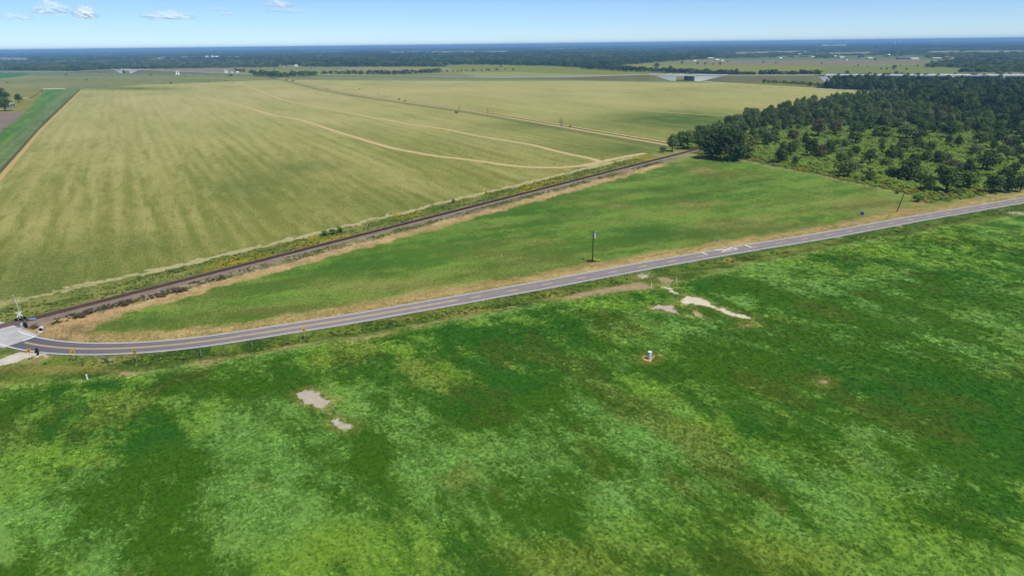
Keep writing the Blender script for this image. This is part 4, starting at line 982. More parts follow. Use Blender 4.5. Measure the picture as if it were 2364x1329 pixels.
hs = [(1928, 131.5, 6, 3, 'grey', 'white', 'small white-roofed house at the left end of the far village'), (1943, 134, 9, 3, 'white', 'white', 'long low white house near the left end of the far village'),
      (1988, 134.5, 11, 5, 'grey', 'dark', 'dark-roofed building standing alone left of the long white sheds'), (2007, 136, 12, 2.6, 'white', 'white', 'low white shed beside the dark-roofed building'),
      (2052, 131, 4, 4, 'white', 'white', 'tall narrow white house among the village trees'), (2086, 138.6, 26, 5.5, 'grey', 'grey', 'largest grey-roofed building in the middle of the far village'),
      (2110, 139.5, 16, 3.6, 'white', 'white', 'long white shed right beside the largest grey building'), (2162, 138.4, 18, 2.6, 'white', 'white', 'long low white shed right of the village middle'),
      (2185, 137, 10, 3.6, 'tan', 'pink', 'building with a faded pink roof in the far village'), (2199, 138, 8, 2.6, 'white', 'white', 'small white house next to the pink roof'),
      (2268, 135.8, 13, 2.4, 'grey', 'white', 'pale low house between dark trees near the right edge'), (2347, 136.3, 9, 2.4, 'white', 'white', 'white low house closest to the right frame edge'),
      (2043, 129.5, 8, 2.2, 'grey', 'grey', 'grey house behind the tall narrow white one'), (2070, 130.5, 9, 2.4, 'tan', 'grey', 'tan house in the back row of the far village'),
      (1955, 140.4, 3, 2.8, 'white', 'white', 'tiny white shed at the edge of the brown field'), (2125, 131, 10, 2.2, 'grey', 'grey', 'grey low roof at the back right of the village'),
      (1604, 139, 6, 3, 'white', 'white', 'white house at the left end of the yellow-green field'), (1655, 138, 9, 4, 'grey', 'white', 'white roof left of the brown field, larger of two'),
      (1668, 138.8, 6, 3, 'white', 'white', 'white roof left of the brown field, smaller of two'), (1802, 134, 6, 3, 'white', 'white', 'white house on the back edge of the brown field'),
      (1815, 132, 8, 2.4, 'tan', 'grey', 'tan house behind the brown field'), (1849, 125.5, 11, 3, 'white', 'white', 'white building deep in the woods left of the village'), (1877, 132.6, 8, 3, 'white', 'white', 'white house just before the village begins'),
      (1640, 133.5, 12, 3.4, 'grey', 'white', 'pale roof in the trees above the yellow-green field'),
      (684, 152.5, 7, 4.6, 'white', 'white', 'bright white farmhouse at the foot of the tall dark woods'), (661, 154, 6, 3, 'grey', 'grey', 'grey-roofed shed left of the bright white farmhouse'),
      (657, 153.6, 3, 2.6, 'white', 'white', 'white hut at the foot of the tall dark woods'), (660, 138.3, 5, 2.4, 'white', 'white', 'lone white house in a clearing above the bright farmhouse'),
      (549, 167.3, 5.4, 3.6, 'white', 'white', 'white boxy building beside the thin pale mast'), (536, 167.4, 3, 2.8, 'white', 'white', 'white hut between column pair and boxy building'),
      (1380, 117.5, 7, 2.4, 'white', 'white', 'white roof alone in the far woods, picture centre')]
for a in hs: house(*a)
far = [(1905, 105.6, 15, 1.8, 'leftmost of three long white warehouses on the horizon'), (1927, 105.7, 14, 1.4, 'middle one of three long white warehouses on the horizon'), (1947, 105.6, 22, 1.8, 'rightmost of three long white warehouses on the horizon'),
       (2079, 110.2, 5, 1.8, 'white shed below the water towers'), (1686, 110, 9, 2.2, 'white warehouse on the horizon left of the three long ones'), (794, 115.4, 8, 1.8, 'white warehouse on the horizon left of centre'),
       (437, 133.4, 7, 2.4, 'white shed at the left end of the pale factory'), (457, 133.3, 20, 1.8, 'long low white hall of the pale factory, left part'), (479, 131.4, 7, 3.2, 'taller white hall of the pale factory'),
       (501, 131.6, 7, 3.4, 'white hall right of the pale factory peak'), (534, 132.2, 46, 1.8, 'long low pale roof at the right end of the factory')]
for x, y, w, h, lb in far: house(x, y, w, h, 'white', 'white', lb, 'warehouse', None, 0.4, 'warehouse')
c = G(491, 131.6); k = ppm(c); r = empty('factory_tower', c, 'white peaked tower in the middle of the pale factory, far left woods', 'tower')
MB().box((0, 0, 1.1 * k), (6 * k, 20, 2.2 * k)).build('wall', M_wall['white'], r)
q = MB(); b = 3.2 * k; q.add([(-b, -12, 2.2 * k), (b, -12, 2.2 * k), (b, 12, 2.2 * k), (-b, 12, 2.2 * k), (0, 0, 4.6 * k)], [(0, 1, 4), (1, 2, 4), (2, 3, 4), (3, 0, 4), (3, 2, 1, 0)]); q.build('roof', M_roof['white'], r)
# pale house among trees at the left edge
house(27, 250, 11, 12, 'grey', 'white', 'pale house half hidden between dark trees at the left frame edge', rz=0.2)
# water towers
def water_tower(px, ytop, ybase, wpx, label):
    c = G(px, ybase); k = ppm(c); h = (ybase - ytop) * k * 1.0; R_ = wpx * k / 2
    r = empty('water_tower', c, label, 'water tower')
    q = MB(); rings = 8; n = 16; vs = []; zc = h - R_ * 0.8
    for i in range(rings + 1):
        t = math.pi * i / rings
        for j in range(n):
            a = 6.2832 * j / n; vs.append((R_ * math.sin(t) * math.cos(a), R_ * math.sin(t) * math.sin(a), zc + R_ * 0.8 * math.cos(t)))
    fs = [(i * n + j, (i + 1) * n + j, (i + 1) * n + (j + 1) % n, i * n + (j + 1) % n) for i in range(rings) for j in range(n)]
    q.add(vs, fs); q.build('tank', M_roof['white'], r, True)
    MB().tube((0, 0, -.5), (0, 0, zc - R_ * .6), R_ * .5, R_ * .34, 14).build('stem', M_wall['white'], r)
water_tower(2065.5, 92.8, 104.6, 4.6, 'larger left white water tower rising above the blue horizon')
water_tower(2075, 96.6, 105.0, 3.4, 'smaller right white water tower on the blue horizon')
# vehicles on the highway
M_tyre = cm('tyre', (40, 40, 42), vary=.1)
def van(s, off, label, long=6.5, h=2.9, name='van'):
    p = hpt(s, off, hz_at(s) + 0.07); t = hpt(s + 2, off) - hpt(s, off)
    r = empty(name, p, label, name, rz=math.atan2(t.y, t.x))
    L = long
    q = MB(); q.prism([(-L / 2, -1.0, .45), (-L / 2, -1.0, h), (L * .22, -1.0, h), (L * .34, -1.0, h * .55), (L / 2, -1.0, h * .48), (L / 2, -1.0, .45)], (0, 2.0, 0)); q.build('body', M_wall['white'], r)
    MB().prism([(L * .1, -1.02, h * .58), (L * .1, -1.02, h * .9), (L * .225, -1.02, h * .9), (L * .32, -1.02, h * .58)], (0, 2.04, 0)).build('window', M_glass, r)
    for x in (-L * .3, L * .3):
        for y in (-.95, .95): MB().tube((x, y - .15, .42), (x, y + .15, .42), .42, n=14).build('wheel', M_tyre, r)
van(sx(755), -4, 'white van on the highway right of the dark tree clump')
van(sx(1552), -5, 'white car crossing the large overpass, left end', 5.0, 1.9, 'car')

# ------------------------------------------------------------------ crossing signal
M_sil = simple('aluminium paint', alb(198, 204, 212), 0.5, 0.4, vary=.06); M_blk = simple('black paint', alb(30, 30, 32), 0.6, 0.3, vary=.1)
M_red = simple('red band', alb(196, 150, 140), 0.6, 0.3, vary=.05); M_lens = simple('dark red lens', alb(90, 24, 22), 0.3, 0.5, vary=.05)
base = G(53, 757.5); face = math.atan2(base[0] - (-112), base[1] - 150)   # faces traffic coming up the road
sig = empty('crossing_signal', base, 'railway crossing signal with white crossbuck and raised gate at the far left', 'signal', rz=0.0)
top = 4.9
MB().box((0, 0, 0.25), (0.9, 0.9, 0.5)).build('base', M_conc, sig)
MB().tube((0, 0, 0.4), (0, 0, top), 0.12, n=12).build('mast', M_sil, sig)
to_c = Vector((70 - 0 * base[0], -60, 0)); to_c = (Vector((0, 0, 0)) - Vector((base[0], base[1], 0))).normalized()   # towards the oncoming lane
rt = Vector((-to_c.y, to_c.x, 0))
def facing(o, p): # matrix: local x = right, z up, y = away from viewer
    return Matrix(((rt.x, -to_c.x, 0, p.x), (rt.y, -to_c.y, 0, p.y), (0, 0, 1, p.z), (0, 0, 0, 1)))
for a in (math.radians(45), math.radians(-45)):
    q = MB(); q.box((0, 0, 0), (1.75, 0.03, 0.3), facing(0, to_c * (0.12 + 0.02 * (a > 0)) + Vector((0, 0, 4.15))) @ Matrix.Rotation(a, 4, 'Y')); q.build('crossbuck_board', M_white, sig)
q = MB(); q.tube((0, 0, top - .1), (0, 0, top + .12), 0.17, 0.11, 14); q.build('bell', M_sil, sig)
q = MB(); q.tube(-rt * 0.85 + to_c * .1 + Vector((0, 0, 2.75)), rt * 0.85 + to_c * .1 + Vector((0, 0, 2.75)), 0.07, n=8); q.build('light_bar', M_sil, sig)
for dx, zz_ in ((-0.95, 2.75), (0.95, 2.85), (0.02, 2.6)):
    p = rt * dx + to_c * 0.2 + Vector((0, 0, zz_))
    lt = MB().tube(p, p + to_c * 0.05, 0.44, n=18).build('lamp_plate', M_blk, sig)
    MB().tube(p + to_c * .05, p + to_c * .1, 0.14, n=14).build('lamp_lens', M_lens, lt)
    MB().pipe(p + to_c * .05, p + to_c * .32, 0.16, 0.015, 14).build('hood', M_blk, lt)
q = MB(); q.box((0, 0, 0), (0.55, 0.6, 0.8), Matrix.Translation((0.0, 0.0, 1.15))); q.build('gate_motor', M_sil, sig)
piv = rt * 0.55 + Vector((0, 0, 1.25))
tip = Vector(G(30, 680, 8.6)) - Vector(base); d = (tip - piv)
ax = d.normalized()
MB().tube(piv - ax * 0.2, piv + ax * 2.4, 0.07, 0.06, 10).build('arm_bracket', M_blk, sig)
arm = MB().tube(piv + ax * 2.1, tip, 0.075, 0.05, 8).build('gate_arm', M_sil, sig)
for sgn in (-1, 1):
    MB().prism([piv + rt * (.16 * sgn) - ax * 0.1 + Vector((0, 0, -.15)), piv + rt * (.16 * sgn) + Vector((0, 0, .2)), piv + rt * (.16 * sgn) - ax * 1.2 + Vector((.5, 0, .1)), piv + rt * (.16 * sgn) - ax * 1.2 + Vector((.5, 0, -.35))], to_c * .12).build('counterweight', M_blk, sig)
MB().box((0.55, 0.25, 0.85), (0.9, 0.5, 1.2)).build('relay_box', M_blk, sig)
# blue panel beside the track
pb = MB().box((0, 0, 0), (1.7, 0.7, 0.06)).build('blue_sheet', simple('pale blue paint', alb(138, 168, 214), .6, .3, vary=.1))
s_, o_ = 5.2, 0.9
pb.location = railpt(7.4, 1.0, 0.58); pb.rotation_euler = (0.12, 0.04, yaw - 0.5); set_props(pb, 'pale blue flat panel lying across the rails beside the crossing signal', 'sheet')
# culverts
M_cul = simple('concrete pipe', alb(206, 202, 194), .85, .2, vary=.08)
M_plastic_shade = simple('black corrugated pipe and pipe shade', alb(36, 36, 38), .7, .2, vary=.1)
def culvert(px, py, r, label, aim, inner=M_plastic_shade, skin=None):
    c = G(px, py); e = empty('culvert', (c[0], c[1], 0), label, 'culvert', rz=aim)
    MB().pipe((-2.2, 0, r * .62), (0.0, 0, r * .62), r, .09, 22).build('pipe', skin or M_cul, e, True)
    MB().tube((-2.1, 0, r * .62), (-1.2, 0, r * .62), r - .1, n=20).build('pipe_shade_plug', inner, e)  # dark plug put in as the shadow inside the pipe mouth
    q = MB(); q.prism([(-.5, -r * 1.5, -.1), (-.5, r * 1.5, -.1), (-.5, r * 1.2, r * 1.2), (-.5, -r * 1.2, r * 1.2)], (-.2, 0, 0))
    MB().prism([(0.9, -r, -.05), (0.9, r, -.05), (0.0, r * .8, .06), (0.0, -r * .8, .06)], (0, 0, -.2)).build('apron', M_cul, e)
    return e
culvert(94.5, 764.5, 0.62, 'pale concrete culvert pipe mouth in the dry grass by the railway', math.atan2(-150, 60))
culvert(84, 815, 0.34, 'dark culvert pipe end with pale apron beside the gravel drive', math.atan2(-150, 90), skin=M_plastic_shade)
culvert(87, 820.5, 0.26, 'smaller dark culvert mouth just below the pipe end', math.atan2(-150, 90), skin=M_plastic_shade)
# chevron signs round the bend
M_yel = simple('yellow sign sheeting', alb(238, 190, 20), .5, .4, vary=.03); M_back = simple('sign back', alb(150, 154, 158), .5, .5, vary=.06)
def chevron(px, py, lab, turn, h=2.95):
    c = G(px, py); a = math.atan2(-c[1], -c[0]) + math.pi / 2 + turn
    r = empty('chevron_sign', c, lab, 'sign', 'curve signs along the bend', rz=a)
    MB().box((0, 0.05, h / 2 - .1), (0.07, 0.07, h + .2)).build('post', M_pole, r)
    w, hh = 0.86, 1.0; z0 = h - hh
    MB().box((0, -.005, z0 + hh / 2), (w, .03, hh)).build('plate', M_yel, r)
    q = MB(); t = .28
    q.prism([(.30, -.024, z0 + .08), (.30 - t * .1, -.024, z0 + .08), (-.34, -.024, z0 + hh / 2), (.30 - t * .1, -.024, z0 + hh - .08), (.34, -.024, z0 + hh - .08), (.34, -.024, z0 + hh - .14), (0.02, -.024, z0 + hh / 2), (.34, -.024, z0 + .14)], (0, -.006, 0)); q.build('arrow', M_blk, r)
    MB().box((0, .02, z0 + hh / 2), (w - .02, .012, hh - .02)).build('plate_back', M_back, r)
chevron(71.5, 831, 'yellow curve sign with black arrow beside the gravel drive, leftmost on the bend', 0.1)
chevron(172.5, 834, 'yellow curve sign with black arrow, second from left on the bend', -0.1)
chevron(315, 833, 'paler yellow curve sign, third from left on the bend', -0.7)
chevron(465, 820, 'curve sign turned edge-on, fourth from left along the road', 1.45)
chevron(582.5, 800.5, 'curve sign turned edge-on, fifth from left beside weeds', 1.5)
chevron(704, 781, 'yellow curve sign farthest right, beside the green ditch', 0.45)
# white marker stakes
M_stake = simple('white plastic post', lin((244, 244, 240)) * .86, .5, .4, vary=.04)
def stake(px, py, h, label, r_=0.09):
    o = MB().tube((0, 0, -.1), (0, 0, h), r_, r_ * .95, 10).box((0, 0, h + .03), (r_ * 2.1, r_ * 2.1, .06)).build('marker_post', M_stake); o.location = V(G(px, py)); set_props(o, label, 'post')
stake(202, 875, 1.1, 'short white marker post on the field edge at lower left', .17)
stake(1503.5, 663, 1.5, 'white marker post at the right end of the long dirt strip'); stake(1561.5, 652, 1.5, 'white marker post beside the small dirt patch near the field entrance')
stake(1158, 592, 0.8, 'tiny white stake alone in the mown triangle field', .08); stake(2281, 452, 1.2, 'white marker post in the weeds by the road, far right')
stake(100, 285, 2.3, 'dark post beside the ditch along the green strip', .28); bpy.data.objects['marker_post.005'].data.materials[0] = M_blk
# well casing
M_well = simple('light blue well paint', alb(206, 216, 238), .5, .4, vary=.06)
c = G(1499.5, 829); r = empty('well_casing', c, 'light blue upright well casing with white cap on a small dirt patch', 'well')
MB().tube((0, 0, .35), (0, 0, 1.85), .44, n=24).build('casing', M_well, r, False)
MB().tube((0, 0, 1.85), (0, 0, 1.95), .49, n=24).build('cap', M_stake, r)
MB().tube((.12, -.1, -.1), (.12, -.1, .4), .28, n=16).build('foot', M_stake, r)
MB().tube((-.35, -.2, -.1), (-.28, -.15, .7), .07, n=8).build('leg', M_well, r); MB().tube((-.1, .3, -.1), (-.1, .3, .5), .07, n=8).build('leg', M_well, r)
# utility poles
M_wood = simple('dark pole wood', alb(58, 48, 42), .9, .15, vary=.2, sc=1)
c = G(1367.5, 606); r = empty('utility_pole', c, 'dark wooden utility pole carrying a pale transformer near the road centre', 'utility pole')
MB().tube((0, 0, -.3), (0.05, 0, 11.4), .19, .12, 12).build('pole', M_wood, r)
tr_ = MB().tube((.55, -.05, 8.6), (.55, -.05, 9.9), .36, n=18).build('transformer', M_sil, r); MB().tube((.55, -.05, 9.9), (.55, -.05, 10.02), .38, .3, n=18).build('lid', M_pole, tr_)
MB().box((.25, -.03, 9.3), (.4, .12, .25)).build('bracket', M_blk, r)
MB().box((.45, 0, 10.7), (1.0, .09, .1)).build('cross_arm', M_pole, r)
MB().tube((.9, 0, 10.3), (.9, 0, 10.95), .07, n=8).build('fuse_cutout', M_sil, r); MB().tube((0.05, 0, 11.4), (0.05, 0, 11.65), .08, .05, n=8).build('insulator', M_sil, r)
c = G(2070, 488.5); t = Vector(G(2088, 445, 9.4)) - Vector(c)
r = empty('utility_pole', c, 'bare dark leaning pole beside the road at the right corner of the triangle field', 'utility pole')
MB().tube((0, 0, -.3), t, .2, .15, 12).build('pole', M_wood, r); MB().tube(t, t + t.normalized() * .12, .16, .1, 10).build('pole_cap', M_blk, r)
# blue sign and grey sign
M_blue = simple('blue sign sheeting', alb(40, 90, 180), .5, .4, vary=.05)
c = G(1989, 500.5); a = math.atan2(-c[1], -c[0]) + math.pi / 2
r = empty('blue_sign', c, 'small blue sign board on two posts in the mown grass left of the leaning pole', 'sign', rz=a - 0.15)
MB().box((0, 0, 1.5), (1.45, .05, 1.3)).build('board', M_blue, r)
for x in (-.6, .6): MB().box((x, .06, .95), (.08, .06, 2.1)).build('post', M_pole, r)
for x, z, w in ((-.1, 1.72, .7), (.15, 1.45, .8)): MB().box((x, -.03, z), (w, .01, .12)).build('lettering_patch', simple('faded lettering', alb(120, 160, 220), .6, .3), r)
c = G(1653.5, 570); a = math.atan2(-c[1], -c[0]) + math.pi / 2
r = empty('road_sign', c, 'small grey sign back on a thin post above the painted crossing marks', 'sign', rz=a + 0.5)
MB().box((0, 0, 1.4), (.07, .07, 3.0)).build('post', M_pole, r)
MB().tube((0, -.06, 2.5), (0, -.03, 2.5), .46, n=20).build('plate', simple('weathered sign back', alb(112, 128, 128), .5, .5, vary=.06), r)

# ------------------------------------------------------------------ dead trees in the hay
M_dead = simple('bleached dead wood', alb(176, 168, 158), .9, .1, vary=.15, sc=1)
def dead_tree(px, py, hpx, label, seed, spread=0.35, split=3):
    c = G(px, py); h = hpx * ppm(c); rr = random.Random(seed)
    r = empty('dead_tree', c, label, 'dead tree'); tq = MB(); bq = MB()
    def grow(p, d, L, rad, lvl):
        e = p + d * L; (tq if lvl == 0 else bq).tube(p, e, rad, rad * .6, 6)
        if lvl >= 4: return
        for i in range(split if lvl else 5):
            t = rr.uniform(.35, 1.0); a = rr.uniform(0, 6.28)
            nd = (d * 1.0 + Vector((math.cos(a), math.sin(a), rr.uniform(-.1, .5))) * (spread + .35 * rr.random())).normalized()
            grow(p.lerp(e, t), nd, L * rr.uniform(.4, .62), rad * .5, lvl + 1)
    grow(Vector((0, 0, -.2)), Vector((rr.uniform(-.08, .08), 0, 1)).normalized(), h * .62, max(.2, h * .024), 0)
    tq.build('trunk', M_dead, r); bq.build('branch', M_dead, r)
dead_tree(1296, 302, 37, 'tallest bare dead tree, standing in front of the straw track', 3)
dead_tree(1126, 266.5, 19, 'bare dead tree standing on the straw track left of the tallest one', 5)
dead_tree(1061, 257.5, 18, 'bushy bare grey dead tree with a dark foot, farther left along the track', 8, .7, 4)
dead_tree(873, 221, 11, 'faint small dead tree in the far part of the hay field', 9)

# ------------------------------------------------------------------ single trees of the scrub
# x, y of the foot, width, height in photo pixels, tint
Z5 = lambda x, y, w, h, t: (1700 + x / 3.164, 80 + y / 3.164, w / 3.164, h / 3.164, t)
scrub = [Z5(*a) for a in [(215, 815, 100, 110, .25), (275, 795, 90, 100, .4), (405, 770, 95, 80, .75), (425, 848, 95, 80, .5), (540, 895, 110, 130, .15), (612, 903, 90, 100, .72), (670, 885, 85, 125, .25), (500, 785, 60, 70, .2), (595, 748, 140, 125, .72), (720, 735, 110, 100, .7), (880, 722, 120, 90, .2), (868, 805, 140, 90, .4), (1060, 752, 160, 85, .35), (1240, 768, 140, 110, .55), (1312, 768, 110, 80, .1), (1430, 728, 80, 65, .1), (1550, 765, 140, 120, .12), (1612, 838, 90, 95, .08), (1790, 695, 120, 90, .3), (1820, 757, 100, 85, .4), (1920, 785, 120, 90, .3), (1870, 843, 75, 70, .15), (2027, 868, 95, 110, .2), (1940, 875, 95, 70, .5), (1825, 1000, 210, 150, .22), (2085, 962, 60, 70, .3), (970, 955, 130, 115, .2), (1125, 935, 115, 120, .3), (1060, 865, 55, 80, .2), (870, 873, 65, 65, .25), (1240, 862, 120, 95, .4), (1420, 843, 85, 70, .3), (1378, 925, 90, 80, .3), (1470, 945, 115, 95, .2), (1250, 1060, 190, 150, .15), (1390, 1145, 140, 110, .2), (1530, 1150, 190, 165, .18), (1680, 1130, 140, 130, .3), (1870, 1158, 140, 130, .15), (1985, 1155, 105, 160, .1), (2070, 1150, 100, 130, .12), (830, 915, 65, 65, .4), (755, 912, 80, 55, .35), (850, 995, 100, 70, .7), (1085, 965, 80, 60, .4), (1640, 1005, 90, 65, .4), (790, 830, 80, 70, .58), (1745, 880, 110, 75, .58), (1570, 965, 110, 60, .7), (1490, 640, 110, 60, .3), (1690, 640, 90, 70, .3), (1880, 620, 100, 70, .1), (2050, 700, 120, 120, .1), (1610, 720, 90, 80, .75), (1350, 1080, 90, 70, .15), (1130, 1020, 90, 60, .35), (1960, 1040, 100, 80, .3), (700, 690, 90, 70, .4), (1180, 690, 110, 70, .3), (960, 700, 100, 60, .2), (120, 770, 80, 80, .3), (60, 730, 70, 80, .35)]]
rs_ = random.Random(5); tries = 0
while len(scrub) < 98 and tries < 4000:
    tries += 1; x = rs_.uniform(1735, 2364); y = rs_.triangular(312, 436, 322)
    if y > 366 + (x - 1720) * .19 or (abs(x - 1790) < 60 and y < 330): continue
    if any(abs(a[0] - x) < 17 and abs(a[1] - y) < 7 for a in scrub): continue
    w = rs_.uniform(20, 38) * (y - 60) / 320; scrub.append((x, y, w, w * rs_.uniform(.7, 1.1), rs_.choice([.1, .15, .2, .25, .3, .4, .55, .72])))
word = lambda t: 'very dark green' if t < .16 else 'dark green' if t < .3 else 'mid green' if t < .5 else 'grey-green' if t < .68 else 'olive brown'
rows = sorted(scrub, key=lambda a: -a[1]); NR = 8; per = math.ceil(len(rows) / NR)
rowname = ['front row of the scrub', 'second row of the scrub', 'third row of the scrub', 'fourth row of the scrub', 'fifth row of the scrub', 'sixth row of the scrub', 'seventh scrub row', 'back row of scrub']
for ri in range(NR):
    rw_ = sorted(rows[ri * per:(ri + 1) * per], key=lambda a: a[0])
    for i, (x, y, w, h, t) in enumerate(rw_):
        c = G(x, y); k = ppm(c); size = 'broad' if w > h * 1.25 else 'tall' if h > w * 1.15 else 'rounded'
        tree(c, w * k * 1.12, h * k * 1.12, t + random.uniform(-.04, .04), f'{size} {word(t)} tree, {ORD[i]} from left in the {rowname[ri]}', 'tree', 'trees standing in the open scrub')
# the big dark group where the railway enters the trees
big = [(1640, 366, 60, 68, .12, 'dark left tree of the big clump at the railway end of the triangle'), (1683, 371, 78, 72, .1, 'largest very dark tree in the clump at the triangle corner'), (1715, 366, 56, 62, .78, 'brownish tree on the right side of the big dark clump'), (1662, 360, 56, 66, .2, 'dark tree at the back of the big clump'),
       (1588, 345, 50, 42, .38, 'green rounded tree left of where the railway vanishes'), (1551, 350, 36, 38, .5, 'grey-green bush tree at the end of the straw track'), (1572, 338, 34, 34, .3, 'dark tree behind the straw track end'), (1618, 330, 46, 40, .3, 'dark green tree behind the big clump, left one'), (1650, 318, 46, 36, .45, 'grey-green tree behind the big clump, middle one'), (1680, 322, 44, 38, .3, 'dark green tree behind the big clump, right one'), (1530, 352, 18, 16, .55, 'small grey-green bush nearest the hay track corner')]
for x, y, w, h, t, lb in big:
    c = G(x, y); k = ppm(c); tree(c, w * k * 1.1, h * k * 1.1, t, lb)
# dense woods: the trees that show largest singly, the rest as one mass
NEARW = line([(1592, 338), (1620, 312), (1690, 286), (1760, 266), (1830, 250), (1900, 237), (1990, 224), (2066, 220), (2364, 300), (2364, 318), (2200, 312), (2060, 300), (1980, 300), (1900, 296), (1815, 303), (1790, 312), (1700, 332), (1640, 350)])
UPW = line([(1902, 205), (1925, 188), (1945, 187), (2420, 196), (2500, 340), (2364, 306), (2066, 221), (2110, 217)])
pts1 = grid_in(NEARW, 8.4); pts2 = grid_in(UPW, 8.6)
pw = np.vstack([pts1, pts2]); pw = pw[in_view(pw, 80)]
dr_ = np.abs((pw - RAIL_A) @ RN); pw = pw[(dr_ > 5.0) | (((pw - RAIL_A) @ RD) > 590)]
isup = inpoly(pw[:, 0], pw[:, 1], UPW)
dens = fbm(pw[:, 0] / 25, pw[:, 1] / 25, 3, 120)
wd = np.linalg.norm(pw, axis=1); order = np.argsort(wd); pw, isup, dens = pw[order], isup[order], dens[order]
hh = np.where(isup, 13.5, 10.0) * (0.45 + 0.85 * rng.random(len(pw))) * (0.75 + 0.5 * dens)
ww = hh * (0.62 + 0.25 * rng.random(len(pw))); tt = np.clip(np.where(isup, .10, .30) + 0.5 * (dens - .45) + 0.17 * rng.normal(size=len(pw)), 0, .72)
edge_d, _ = dline(pw[:, 0], pw[:, 1], line([(1592, 338), (1760, 266), (1900, 237), (2066, 220)]))
tt = np.where(edge_d < 14, np.clip(tt + .15, 0, .6), tt)
KEEP = 100
for i in range(min(KEEP, len(pw))):
    tree((pw[i, 0], pw[i, 1], 0), ww[i], hh[i], tt[i], 'tree packed into the dense wood along the back of the scrub', 'tree', 'trees of the dense wood behind the scrub')
k = np.arange(len(pw)) >= KEEP
scatter('dense_wood', np.c_[pw[k], np.zeros(k.sum())], np.c_[ww[k], ww[k], hh[k]], rng.random(k.sum()) * 6.28, tt[k], CROWNS, 'dark pine and broadleaf wood filling the upper right behind the scrub')
print('wood', len(pw))
# undergrowth of the scrub
pu = grid_in(SCRUB, 2.3); pu = pu[in_view(pu, 40)]; u_d = np.linalg.norm(pu, axis=1); pu = pu[u_d < 720]
pu = pu[np.abs((pu - RAIL_A) @ RN) > 5.5]
un = fbm(pu[:, 0] / 14, pu[:, 1] / 14, 4, 130); keep = rng.random(len(pu)) < sstep(.30, .5, un) + .25; pu = pu[keep]; un = un[keep]
bd, _ = dline(pu[:, 0], pu[:, 1], line([(1592, 352), (1710, 368), (1800, 385), (1900, 405), (2000, 427), (2090, 446), (2128, 458), (2230, 458), (2364, 432), (2600, 395)]))
us = (1.8 + 1.8 * rng.random(len(pu))); uh = us * (.5 + .35 * rng.random(len(pu)))
ut = np.clip(.85 + .012 * rng.normal(size=len(pu)), .8, .88)
gold = (bd < 10) & (fbm(pu[:, 0] / 8, pu[:, 1] / 8, 3, 131) > .58); ut = np.where(gold, .93, ut); uh = np.where(bd < 9, uh * .6, uh); us = np.where(bd < 9, us * .8, us)
ut = np.where(rng.random(len(pu)) < .10, .5, ut)
scatter('undergrowth', np.c_[pu, np.zeros(len(pu))], np.c_[us, us, uh], rng.random(len(pu)) * 6.28, ut, BUSHES, 'pale yellow-green brush covering the ground between the scrub trees')
print('under', len(pu))

